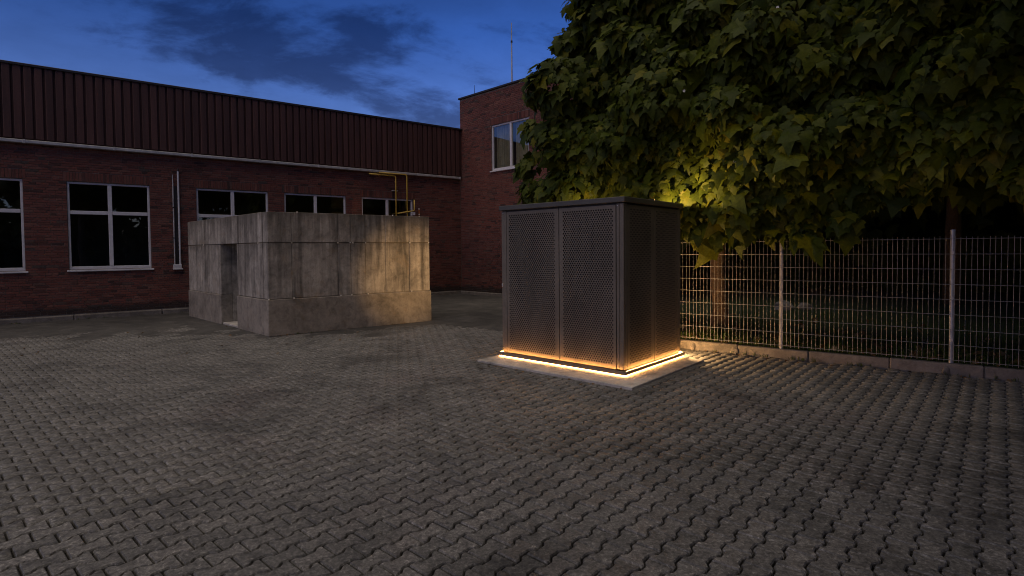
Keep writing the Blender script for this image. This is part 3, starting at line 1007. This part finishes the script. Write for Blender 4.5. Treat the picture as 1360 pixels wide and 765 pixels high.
# corner posts with shadow grooves
def post(x0, x1, y0, y1):
    obj('corner_post', MB().cbox(x0, x1, y0, y1, 0.113, HB - 0.002, 0.004), PANEL, parent=cab)
post(0.016, 0.115, 0.016, 0.115)
post(2.055, 2.098, 0.016, 0.10)
post(2.104, W - 0.014, 0.012, 0.052)
post(2.104, W - 0.014, 0.057, 0.098)
post(2.08, W - 0.014, 1.635, D - 0.014)
post(0.016, 0.115, 1.60, D - 0.014)
obj('rear_panel', MB().cbox(0.125, 2.07, D - 0.030, D - 0.014, 0.122, 2.27, 0.003), PANEL, parent=cab)
obj('side_panel', MB().cbox(0.014, 0.030, 0.125, 1.59, 0.122, 2.27, 0.003), PANEL, parent=cab)
obj('inner_casing', MB().cbox(0.075, 2.105, 0.075, 1.64, 0.0985, 2.262, 0.01), INNER, parent=cab)
obj('lid', MB().cbox(-0.012, W + 0.012, -0.012, D + 0.012, 2.297, 2.368, 0.006), LIDM, parent=cab)
obj('lid_seam', MB().box(0.03, W - 0.03, 0.03, D - 0.03, 2.270, 2.297), INNER, parent=cab)
scr = MB().tube([(0, 0, 0), (0, -0.006, 0)], 0.007, 8)
me_scr = scr.mesh('screw', ZINC)
for x in (0.055, 2.075):
    obj('screw', me_scr, parent=cab, loc=(x, 0.0155, 2.255))
def wall_lamp(loc, aim, power, cone, blend):
    hd = obj('wall_lamp', MB().cbox(-0.03, 0.03, -0.03, 0.03, -0.05, 0.03, 0.006), DARKMETAL, parent=cab, loc=loc)
    hd.rotation_euler = Vector(aim).to_track_quat('-Z', 'Y').to_euler()
    obj('lens', MB().tube([(0, 0, -0.050), (0, 0, -0.056)], 0.024, 14), LEDL, parent=hd)
    ld = bpy.data.lights.new('wall_lamp_light', 'SPOT')
    ld.energy = power
    ld.color = (1.0, 0.60, 0.26)
    ld.spot_size = R(cone)
    ld.spot_blend = blend
    ld.shadow_soft_size = 0.03
    lo = bpy.data.objects.new('wall_lamp_light', ld)
    COL.objects.link(lo)
    lo.parent = hd
    lo.location = (0, 0, -0.07)
# unseen lamps on hidden sides and lid, inferred from glow on bunker, paving, leaves
wall_lamp((-0.06, 0.95, 1.25), (-1.0, 0.17, -0.03), 560, 38, 1.0)
wall_lamp((1.20, D + 0.06, 0.55), (0.20, 0.45, 1.0), 70, 160, 0.8)
wall_lamp((1.95, D + 0.06, 0.24), (0.75, 0.55, 0.05), 75, 170, 0.5)
wall_lamp((0.50, 1.05, 2.405), (-0.10, 1.0, 0.05), 26, 130, 1.0)
wall_lamp((1.90, 1.25, 2.398), (0.75, 1.0, 0.0), 150, 140, 1.0)
obj('latch', MB().cbox(0.02, 0.05, 0.006, 0.0158, 1.12, 1.17, 0.002), ZINC, parent=cab)

# ================================================================== kerb and wire fence
frz = math.atan2(FD.y, FD.x)
kerb = thing('kerb', 'low concrete kerb under the wire fence', None, (FA.x, FA.y, 0), frz, kind='structure')
ksg = 1 if Vector((-FD.y, FD.x)).dot(FM) < 0 else -1      # local +y side away from the yard
x = -2.13
for i in range(10):
    L = 1.0
    y0, y1 = sorted((ksg * random.uniform(-0.006, 0.006), ksg * 0.10))
    kb = MB().cbox(x + 0.003, x + L - 0.003, y0, y1, -0.05, 0.138 + random.uniform(-0.008, 0.004), 0.012)
    kb.v = [(a_ + 0.004 * noise.noise(Vector((a_ * 9, c_ * 9, i))), b_ + 0.005 * noise.noise(Vector((a_ * 8, c_ * 8, i + 9))), c_) for a_, b_, c_ in kb.v]
    obj('kerb_stone', kb, KERBM, parent=kerb)
    x += L
# broken lumps of old mortar against the kerb
def lump(name, loc, s, mat, seed, parent=None):
    import bmesh
    bm = bmesh.new()
    bmesh.ops.create_icosphere(bm, subdivisions=2, radius=1.0)
    for v in bm.verts:
        d = 1 + 0.35 * noise.noise(v.co * 1.6 + Vector((seed, 0, 0)))
        v.co = Vector((v.co.x * s[0], v.co.y * s[1], v.co.z * s[2])) * d
    me = bpy.data.meshes.new(name)
    bm.to_mesh(me)
    bm.free()
    me.materials.append(mat)
    return obj(name, me, parent=parent, loc=loc, rot=(0, 0, seed * 1.3))
for i, (t_, lab) in enumerate(((0.17, 'pale broken mortar lump by the kerb just right of the cabinet'), (0.80, 'mortar lump stuck to the kerb between cabinet and first fence post'),
                               (3.50, 'pale mortar lump at the kerb below the right fence post'))):
    c = FA + FD * t_ + FM * 0.02
    o = lump('mortar_lump', (c.x - FM.x * 0.03, c.y - FM.y * 0.03, 0.03), (0.075, 0.035, 0.085), KERBM, i + 3)
    tag(o, lab, 'mortar lump', 'mortar lumps at the kerb')

fence = thing('wire_fence', 'galvanised wire mesh fence on the concrete kerb before the dark garden', 'fence', (FA.x, FA.y, 0), frz)
fy = ksg * 0.055
PT = [-0.57, 1.485, 3.54, 5.595]
for t_, zt in zip(PT, (1.82, 1.825, 1.885, 1.86)):
    p = obj('post', MB().tube([(t_, fy + ksg * 0.034, 0.05), (t_, fy + ksg * 0.034, zt)], 0.026, 12), GALV, parent=fence, smooth=False)
    obj('post_cap', MB().tube([(t_, fy + ksg * 0.034, zt + 0.001), (t_, fy + ksg * 0.034, zt + 0.018), (t_, fy + ksg * 0.034, zt + 0.026)], [0.029, 0.028, 0.012], 12), GALV, parent=p)
    for z in (0.45, 1.0, 1.6):
        obj('clamp', MB().cbox(t_ - 0.016, t_ + 0.016, *sorted((fy - ksg * 0.012, fy + ksg * 0.006)), z - 0.02, z + 0.02, 0.003), GALV, parent=p)
vw = MB().tube([(0, 0, 0.165), (0, 0, 1.815)], 0.0029, 6).mesh('vertical_wire', WIRE)
for t0, t1 in zip(PT, PT[1:]):
    pan = thing('mesh_panel', None, None)
    pan.parent = fence
    hw = MB().tube([(t0 + 0.006, 0, 0), (t1 - 0.006, 0, 0)], 0.0040, 6).mesh('horizontal_wire', WIRE)
    for k in range(9):
        obj('horizontal_wire', hw, parent=pan, loc=(0, fy - ksg * 0.009, 0.185 + 0.2 * k))
    nw = 36
    for k in range(nw):
        x = t0 + 0.022 + (t1 - t0 - 0.044) * k / (nw - 1)
        obj('vertical_wire', vw, parent=pan, loc=(x + random.gauss(0, 0.002), fy, random.gauss(0, 0.003)), rot=(0, random.gauss(0, 0.0015), 0))

# ================================================================== garden behind the fence
def gw(t_, depth):           # depth metres behind the fence
    c = FA + FD * t_ - FM * depth
    return c
lw = MB()
na, nb = 90, 60
for i in range(na + 1):
    for j in range(nb + 1):
        t_ = -2.1 + 32 * i / na
        dp = 0.10 + 34 * (j / nb) ** 1.8
        c = gw(t_, dp)
        lw.v.append((c.x, c.y, 0.105 + 0.07 * noise.noise(Vector((t_ * 0.7, dp * 0.7, 0))) * min(1, dp)))
for i in range(na):
    for j in range(nb):
        b0 = i * (nb + 1) + j
        lw.f.append((b0, b0 + 1, b0 + nb + 2, b0 + nb + 1))
obj('lawn', lw, SOIL, kind='structure', smooth=True)

# grass blades
def blades(gp):
    G = np.array(gp); n = len(G)
    dx, dy = np.cos(G[:, 4]), np.sin(G[:, 4])
    V = np.empty((n, 5, 3)); wd = 0.006 + 0.02 * G[:, 3]
    for k, (hh, ww, ln) in enumerate(((0, 1, 0), (0, -1, 0), (0.6, 0.8, 0.3), (0.6, -0.8, 0.3), (1, 0, 1))):
        V[:, k, 0] = G[:, 0] - dy * wd * ww * 0.5 + dx * G[:, 3] * G[:, 5] * ln
        V[:, k, 1] = G[:, 1] + dx * wd * ww * 0.5 + dy * G[:, 3] * G[:, 5] * ln
        V[:, k, 2] = G[:, 2] + G[:, 3] * hh * (1 - 0.25 * ln * G[:, 5])
    ff = np.array([0, 1, 3, 2, 2, 3, 4]); FL = (ff[None] + (np.arange(n) * 5)[:, None]).ravel()
    return np_mesh('grass', V.reshape(-1, 3), FL, np.tile([4, 3], n), GRASS)
wp = []
for _ in range(46):
    if RNG.uniform() < 0.45:
        c = FA + FD * RNG.uniform(0.0, 5.0) + FM * RNG.uniform(0.0, 0.03)
    elif RNG.uniform() < 0.6:
        c = LA + LDIR * RNG.uniform(-0.5, 4.0) + Vector((LDIR.y, -LDIR.x)) * RNG.uniform(0.17, 0.22)
    else:
        c = BN + BD1 * RNG.uniform(0.0, 3.6) - BD2 * RNG.uniform(0.01, 0.03)
    for _k in range(int(RNG.integers(4, 12))):
        wp.append((c.x + RNG.normal(0, 0.02), c.y + RNG.normal(0, 0.02), -0.005, RNG.uniform(0.025, 0.085), RNG.uniform(0, 6.283), RNG.uniform(0.3, 1.0)))
o = obj('weeds', blades(wp), kind='stuff')
tag(o, 'small weeds sprouting at the foot of kerb, hall wall and bunker', 'weeds')
gp = []
for _ in range(16000):
    t_ = RNG.uniform(-2.8, 8.5)
    dp = 0.13 + RNG.exponential(2.4)
    if dp > 14:
        continue
    nn = noise.noise(Vector((t_ * 1.3, dp * 1.3, 4)))
    if nn < -0.25 and dp > 0.6:
        continue
    c = gw(t_, dp)
    gp.append((c.x, c.y, 0.09, RNG.uniform(0.06, 0.20) * (1 + 0.6 * max(0, nn)), RNG.uniform(0, 6.283), RNG.uniform(0.15, 0.8)))
o = obj('grass', blades(gp), kind='stuff')
tag(o, 'tufts of rough green grass behind the wire fence', 'grass')

# ------------------------------------------------------------------ leaves
def leaf_shape(curl, fold, lob):
    half = [(0.00, 0.02), (0.16, -0.09), (0.33, -0.06), (0.50, 0.10 + 0.04 * lob), (0.37, 0.27), (0.47 + 0.05 * lob, 0.52), (0.27, 0.58), (0.17, 0.78), (0.0, 1.06)]
    mid = [(0.0, 0.02), (0.0, 0.32), (0.0, 0.62), (0.0, 1.06)]
    pts = {}
    V, F = [], []
    def add(x, y):
        key = (round(x, 4), round(y, 4))
        if key not in pts:
            z = fold * abs(x) - curl * y * y - 0.30 * curl * abs(x) * 1.6
            pts[key] = len(V)
            V.append((x, y, z))
        return pts[key]
    for s in (1, -1):
        h = [add(s * x, y) for x, y in half]
        m = [add(*q) for q in mid]
        tri = [(h[0], h[1], m[1]), (h[1], h[2], m[1]), (h[2], h[3], m[1]), (h[3], h[4], m[1]), (h[4], m[2], m[1]), (h[4], h[5], m[2]), (h[5], h[6], m[2]), (h[6], h[7], m[2]), (h[7], h[8], m[2])]
        for t in tri:
            F.append(t if s > 0 else (t[0], t[2], t[1]))
    return np.array(V), np.array(F)
SHAPES = [leaf_shape(0.30, 0.10, 0.0), leaf_shape(0.55, 0.22, 0.6), leaf_shape(0.15, -0.10, 1.0), leaf_shape(0.75, 0.15, 0.3)]

def leaf_frames(outv, rng, droop=0.80, spread=0.32):
    """rotation matrices for leaves that hang off an outward direction"""
    n = len(outv)
    down = np.array([0, 0, -1.0])
    tip = outv * 0.55 + down * droop + rng.normal(0, spread, (n, 3))
    tip /= np.linalg.norm(tip, axis=1)[:, None]
    nor = outv * 0.75 + np.array([0, 0, 0.55]) + rng.normal(0, spread * 0.85, (n, 3))
    nor -= (nor * tip).sum(1)[:, None] * tip
    nor /= np.linalg.norm(nor, axis=1)[:, None]
    side = np.cross(tip, nor)
    return np.stack([side, tip, nor], axis=2)

def leaves_mesh(name, pos, M3, size, rng, mat):
    allV, allF = [], []
    base = 0
    kind = rng.integers(0, len(SHAPES), len(pos))
    for k, (SV, SF) in enumerate(SHAPES):
        s = np.where(kind == k)[0]
        if len(s) == 0:
            continue
        v = np.einsum('nij,vj->nvi', M3[s], SV) * size[s][:, None, None] + pos[s][:, None, :]
        allV.append(v.reshape(-1, 3))
        f = SF[None] + (np.arange(len(s)) * len(SV))[:, None, None] + base
        allF.append(f.reshape(-1))
        base += len(s) * len(SV)
    F = np.concatenate(allF)
    return np_mesh(name, np.concatenate(allV), F, np.full(len(F) // 3, 3), mat)

# ------------------------------------------------------------------ the big tree over the fence
rng = np.random.default_rng(5)
tree = thing('broadleaf_tree', 'big broad-leaved tree hanging over the fence behind the metal cabinet', 'tree', (4.07, 10.8, 0.1))
TO = np.array([4.07, 10.8, 0.1])
clumps = []
def bottom(t_):
    return float(np.interp(t_, [-3.5, -2.6, -0.3, 0.3, 1.3, 1.8, 2.3, 2.9, 3.6, 4.3, 6.5], [2.35, 2.25, 2.15, 2.02, 1.98, 1.95, 2.15, 2.35, 2.42, 2.25, 2.3]))
zrow = 0
z = 2.3
while z < 8.3:
    t_ = -2.60 + 0.35 * (zrow % 2)
    while t_ < 7.0:
        rad = rng.uniform(0.42, 0.78)
        zz_ = z + rng.uniform(-0.25, 0.25)
        tt = t_ + rng.uniform(-0.22, 0.22)
        left = -2.70 + 0.42 * smooth(3.0, 3.9, zz_) + 0.25 * noise.noise(Vector((0, 0, zz_ * 0.9)))
        if zz_ - rad * 0.75 > bottom(tt) - 0.1 and tt - rad * 0.5 > left - 0.25:
            o_ = 0.15 + 0.10 * (zz_ - 2.3) - 0.035 * (zz_ - 2.3) ** 2 + rng.uniform(-0.50, 0.38)
            if zz_ < 2.9 and tt < 0.2:
                o_ = min(o_, 0.12)
            clumps.append((tt, o_, zz_, rad))
        t_ += 0.62
    z += 0.50
    zrow += 1
# low hanging row along the bottom edge
for t_ in np.arange(-2.6, 6.6, 0.42):
    b0 = bottom(t_)
    rad = rng.uniform(0.34, 0.52)
    clumps.append((t_ + rng.uniform(-0.15, 0.15), rng.uniform(-0.25, 0.16) if t_ < 0.2 else rng.uniform(-0.1, 0.36), b0 + rad * 0.8 + rng.uniform(-0.05, 0.25), rad))
clumps.append((-3.12, 0.05, 3.35, 0.26))      # the loose spray before the wing window
clumps.append((-2.95, 0.05, 2.85, 0.36))
clumps.append((-2.98, 0.00, 4.05, 0.30))
for c_ in ((0.25, 0.22, 1.98, 0.24), (0.62, 0.26, 1.93, 0.22), (1.05, 0.28, 1.95, 0.24), (1.42, 0.26, 1.98, 0.20), (1.78, 0.30, 1.90, 0.22), (1.95, 0.32, 1.78, 0.15), (2.35, 0.28, 2.05, 0.22)):
    clumps.append(c_)
pos, outv, size = [], [], []
FM3 = np.array([FM.x, FM.y, 0]); FD3 = np.array([FD.x, FD.y, 0]); FA3 = np.array([FA.x, FA.y, 0])
for (tt, o_, zz_, rad) in clumps:
    c = FA3 + FD3 * tt + FM3 * o_ + np.array([0, 0, zz_])
    seen = in_view(c[0], c[1], c[2], 120)
    nl = int((240 if seen else 55) * (rad / 0.6) ** 2)
    d = rng.normal(0, 1, (nl, 3))
    d /= np.linalg.norm(d, axis=1)[:, None]
    back = (d @ FM3) < -0.25
    d[back] -= 2 * (d[back] @ FM3)[:, None] * FM3[None]
    rr_ = rad * rng.uniform(0.45, 1.0, nl) ** 0.6
    sh_ = 1 - 0.25 * np.maximum(0, -d[:, 2])
    pos.append(c + d * (rr_ * sh_)[:, None] * np.array([1, 1, 0.85]))
    outv.append(d * 0.6 + FM3 * 0.55)
    size.append(rng.lognormal(math.log(0.140 if seen else 0.24), 0.38, nl))
# inner and rear foliage that closes the crown
ni = 5200
ti = rng.uniform(-2.6, 7.2, ni); oi = -rng.uniform(0.45, 3.2, ni); zi = rng.uniform(2.5, 8.6, ni)
keep = zi > np.array([bottom(t) for t in ti]) + 0.12
ti, oi, zi = ti[keep], oi[keep], zi[keep]
pos.append(FA3 + FD3 * ti[:, None] + FM3 * oi[:, None] + np.array([0, 0, 1]) * zi[:, None])
di = rng.normal(0, 1, (len(ti), 3)); di /= np.linalg.norm(di, axis=1)[:, None]
outv.append(di * 0.5 + FM3 * 0.5)
size.append(rng.uniform(0.26, 0.42, len(ti)))
pos = np.concatenate(pos); outv = np.concatenate(outv); size = np.concatenate(size)
size = np.clip(size, 0.06, 0.42)
outv /= np.linalg.norm(outv, axis=1)[:, None]
M3 = leaf_frames(outv, rng)
# the 300 leaves that show largest are leaves of their own
CAMP = np.array([0, 0, 1.7])
dist = np.linalg.norm(pos - CAMP, axis=1)
front = (pos - FA3) @ FM3
ok = np.array([in_view(*p, -10) for p in pos]) & (front > 0.15)
score = np.where(ok, size / dist, 0)
order = np.argsort(-score)
single, others = order[:300], order[300:]
me_leaf = []
for SV, SF in SHAPES:
    me = bpy.data.meshes.new('leaf')
    me.from_pydata([tuple(v) for v in SV], [], [tuple(int(q) for q in f) for f in SF])
    me.materials.append(LEAF)
    me_leaf.append(me)
for q, i in enumerate(single):
    o = bpy.data.objects.new('leaf', me_leaf[q % len(me_leaf)])
    COL.objects.link(o)
    o.parent = tree
    mm = Matrix([list(M3[i][r] * size[i]) + [pos[i][r] - TO[r]] for r in range(3)] + [[0, 0, 0, 1]])
    o.matrix_local = mm
obj('foliage', leaves_mesh('foliage', pos[others] - TO, M3[others], size[others], rng, LEAF), parent=tree, kind='stuff')
trunk = MB().tube([(0, 0, -0.05), (0.02, -0.02, 0.35), (-0.03, 0.02, 1.2), (0.04, 0.0, 2.2), (0.02, 0.05, 3.4), (0.1, 0.0, 4.6), (0.05, 0.1, 6.0), (0.1, 0.1, 7.4)], [0.20, 0.15, 0.13, 0.125, 0.115, 0.09, 0.06, 0.03], 12)
obj('trunk', trunk, BARK, parent=tree, smooth=True)
for i in range(16):
    c = clumps[(i * 37) % len(clumps)]
    w_ = FA3 + FD3 * c[0] + FM3 * (c[1] - 0.3) + np.array([0, 0, c[2]]) - TO
    z0 = min(2.0 + i * 0.28, w_[2] - 0.2)
    z0 = max(z0, 1.9)
    midp = (w_[0] * 0.5 + rng.normal(0, 0.2), w_[1] * 0.5 + rng.normal(0, 0.2), (z0 + w_[2]) / 2 + 0.35)
    obj('branch', MB().tube([(0.02, 0.02, z0), (midp[0] * 0.5, midp[1] * 0.5, (z0 + midp[2]) / 2 + 0.1), midp, tuple(w_)], [0.05, 0.038, 0.026, 0.010], 7), BARK, parent=tree, smooth=True)

# pale blossoms scattered over the leaves
for i in range(16):
    q = order[320 + i * 47]
    p = pos[q] + FM3 * 0.05
    bl = MB()
    for k in range(5):
        t = 2 * math.pi * k / 5
        b0 = len(bl.v)
        ax = (FD3 * math.cos(t) + np.array([0, 0, 1]) * math.sin(t))
        ay = (-FD3 * math.sin(t) + np.array([0, 0, 1]) * math.cos(t))
        for (u_, v_, w_) in ((0, 0, 0), (0.014, 0.010, 0.006), (0.024, 0.0, 0.003), (0.014, -0.010, 0.006)):
            pt = p - TO + ax * u_ + ay * v_ + FM3 * w_
            bl.v.append(tuple(pt))
        bl.f.append((b0, b0 + 1, b0 + 2, b0 + 3))
    obj('blossom', bl, BLOOM, parent=tree)

# ------------------------------------------------------------------ darker trees further off
def far_tree(label, x, y, h, w, seed, n=1500, z_low=0.8, group='dark trees beyond the fence'):
    rg = np.random.default_rng(seed)
    t = thing('background_tree', label, 'tree', (x, y, 0.05), 0, group)
    obj('trunk', MB().tube([(0, 0, -0.1), (0.05, 0, h * 0.3), (0, 0.05, h * 0.8)], [0.22, 0.17, 0.05], 9), BARK, parent=t, smooth=True)
    d = rg.normal(0, 1, (n, 3)); d /= np.linalg.norm(d, axis=1)[:, None]
    lob = np.array([noise.noise(Vector(v * 2.1) + Vector((seed, 0, 0))) for v in d])
    r = (0.55 + 0.45 * rg.uniform(0, 1, n) ** 0.5) * (1 + 0.35 * lob)
    p = d * r[:, None] * np.array([w, w, (h - z_low) / 2]) + np.array([0, 0, (h + z_low) / 2])
    m3 = leaf_frames(d, rg, 0.6, 0.5)
    obj('foliage', leaves_mesh('foliage', p, m3, rg.uniform(0.35, 0.75, n), rg, LEAFD), parent=t, kind='stuff')
far_tree('dark bushy tree behind the garden, left of the trunk', 4.6, 19.5, 8.5, 3.4, 21)
far_tree('dark bushy tree at the back of the garden beyond the middle fence bay', 10.5, 19.0, 9.5, 3.8, 22)
far_tree('dark bushy tree at the back of the garden beyond the right fence post', 16.0, 15.5, 9.5, 3.8, 23)
far_tree('dark bushy tree beyond the right end of the fence', 19.5, 10.5, 9.0, 3.8, 24)
far_tree('dark spreading tree added to shade the garden, its trunk hidden by the right fence post', 12.0, 15.0, 9.5, 4.8, 28, 2400, 3.3)  # added so its high crown shades the garden ground
far_tree('dark spreading tree added to shade the garden, its trunk right of the right fence post', 12.6, 9.2, 9.0, 4.0, 29, 2200, 3.3)  # second added crown keeping overhead light off the garden
far_tree('dark leafy tree right of the yard, placed out of view to shade the paving and mirrored in the hall windows', 6.2, 0.6, 9.5, 4.8, 25, 3400, 4.7)  # unseen canopy set close overhead to darken the right foreground
far_tree('dark leafy tree behind the camera, added unseen to shade the near paving', 3.6, -5.0, 9.5, 4.6, 30, 2200, 4.6)  # added canopy out of view, cuts the light on the near paving
far_tree('dark leafy tree reflected in the hall windows, behind the yard', 10.0, -9.0, 8.0, 3.8, 26, 1200)
far_tree('dark leafy tree reflected in the second hall window', 15.5, -2.5, 9.0, 4.0, 33, 1500)
far_tree('dark leafy tree reflected in the leftmost hall windows', 6.5, -12.5, 7.5, 4.2, 27, 1200)
def hedge(label, pts, h, th, n, seed):
    rg = np.random.default_rng(seed)
    p0 = Vector(pts[0])
    o = thing('hedge', label, 'hedge', (p0.x, p0.y, 0), 0, 'dark clipped hedges around the garden')
    core = MB()
    P, OUT = [], []
    for a_, b_ in zip(pts, pts[1:]):
        a_, b_ = Vector(a_) - p0, Vector(b_) - p0
        d = (b_ - a_).normalized()
        q = Vector((-d.y, d.x)) * th * 0.32
        for (u, v) in ((a_ + q, b_ + q), (a_ - q, b_ - q)):
            core.quad((u.x, u.y, -0.1), (v.x, v.y, -0.1), (v.x, v.y, h * 0.86), (u.x, u.y, h * 0.86))
        core.quad((*(a_ + q), h * 0.86), (*(b_ + q), h * 0.86), (*(b_ - q), h * 0.86), (*(a_ - q), h * 0.86))
        for _ in range(n):
            f = rg.uniform(0, 1)
            sd = rg.choice((-1, 1))
            z = rg.uniform(0.05, h)
            c = a_.lerp(b_, f)
            k = th * 0.5 * sd * (0.85 + 0.3 * noise.noise(Vector((f * 30, z * 1.5, seed))))
            if rg.uniform() < 0.2:
                z = h * (0.95 + 0.12 * noise.noise(Vector((f * 40, 0, seed))))
                k = rg.uniform(-0.5, 0.5) * th
            P.append((c.x - d.y * k, c.y + d.x * k, z))
            OUT.append((-d.y * sd, d.x * sd, 0.3))
    obj('hedge_core', core, SOIL, parent=o)
    P, OUT = np.array(P), np.array(OUT)
    obj('foliage', leaves_mesh('foliage', P, leaf_frames(OUT, rg, 0.6, 0.4), rg.uniform(0.16, 0.34, len(P)), rg, LEAFD), parent=o, kind='stuff')
hedge('dark hedge closing off the back of the garden beyond the fence', [(3.4, 20.0), (9.0, 21.5), (16.0, 18.5), (22.0, 12.5), (25.0, 5.0)], 5.2, 1.1, 2200, 41)
hedge('dark hedge across the yard reflected in the hall windows', [(17.0, 0.0), (13.0, -9.0), (4.0, -16.0), (-4.0, -18.0)], 3.2, 1.0, 700, 42)

# stones and dry leaves in the garden
for i, (t_, dp, s, lab) in enumerate(((0.50, 6.2, 0.26, 'large grey field stone in the garden seen just right of the left fence post'),
                                      (0.95, 6.4, 0.18, 'small grey field stone behind the fence beside the larger one'))):
    c = gw(t_, dp)
    o = lump('field_stone', (c.x, c.y, 0.18), (s, s * 0.8, s * 0.6), STONE, i + 11)
    tag(o, lab, 'stone', 'field stones in the garden')

def litter(name, n, fn, label, lo, hi, seed):
    rg = np.random.default_rng(seed)
    p = np.array([fn(rg) for _ in range(n)])
    up = np.tile([0, 0, 1.0], (n, 1)) + rg.normal(0, 0.35, (n, 3))
    tip = rg.normal(0, 1, (n, 3)); tip[:, 2] *= 0.1
    tip /= np.linalg.norm(tip, axis=1)[:, None]
    up -= (up * tip).sum(1)[:, None] * tip
    up /= np.linalg.norm(up, axis=1)[:, None]
    m3 = np.stack([np.cross(tip, up), tip, up], axis=2)
    o = obj(name, leaves_mesh(name, p, m3, rg.uniform(lo, hi, n), rg, LITTER), kind='stuff')
    tag(o, label, 'leaves')
def f1(rg):
    c = gw(rg.uniform(-1.5, 5.5), 0.2 + rg.exponential(1.1))
    return (c.x, c.y, 0.15 + rg.uniform(0, 0.04))
litter('leaf_litter', 500, f1, 'dry fallen leaves lying in the grass behind the fence', 0.05, 0.12, 31)
def f2(rg):
    k = rg.integers(0, 3)
    if k == 0:
        c = FA + FD * rg.uniform(0.2, 4.5) + FM * (0.03 + rg.exponential(0.10))
        return (c.x, c.y, 0.006)
    if k == 1:
        return (rg.uniform(-9, -3), rg.uniform(9.0, 12.5), 0.016)
    d = CL - CE1 * rg.uniform(0.0, 2.5) - CE2 * (0.45 + rg.exponential(0.08))
    return (d.x, d.y, 0.006)
litter('yard_litter', 110, f2, 'scattered dry leaf scraps on the yard paving', 0.02, 0.055, 32)
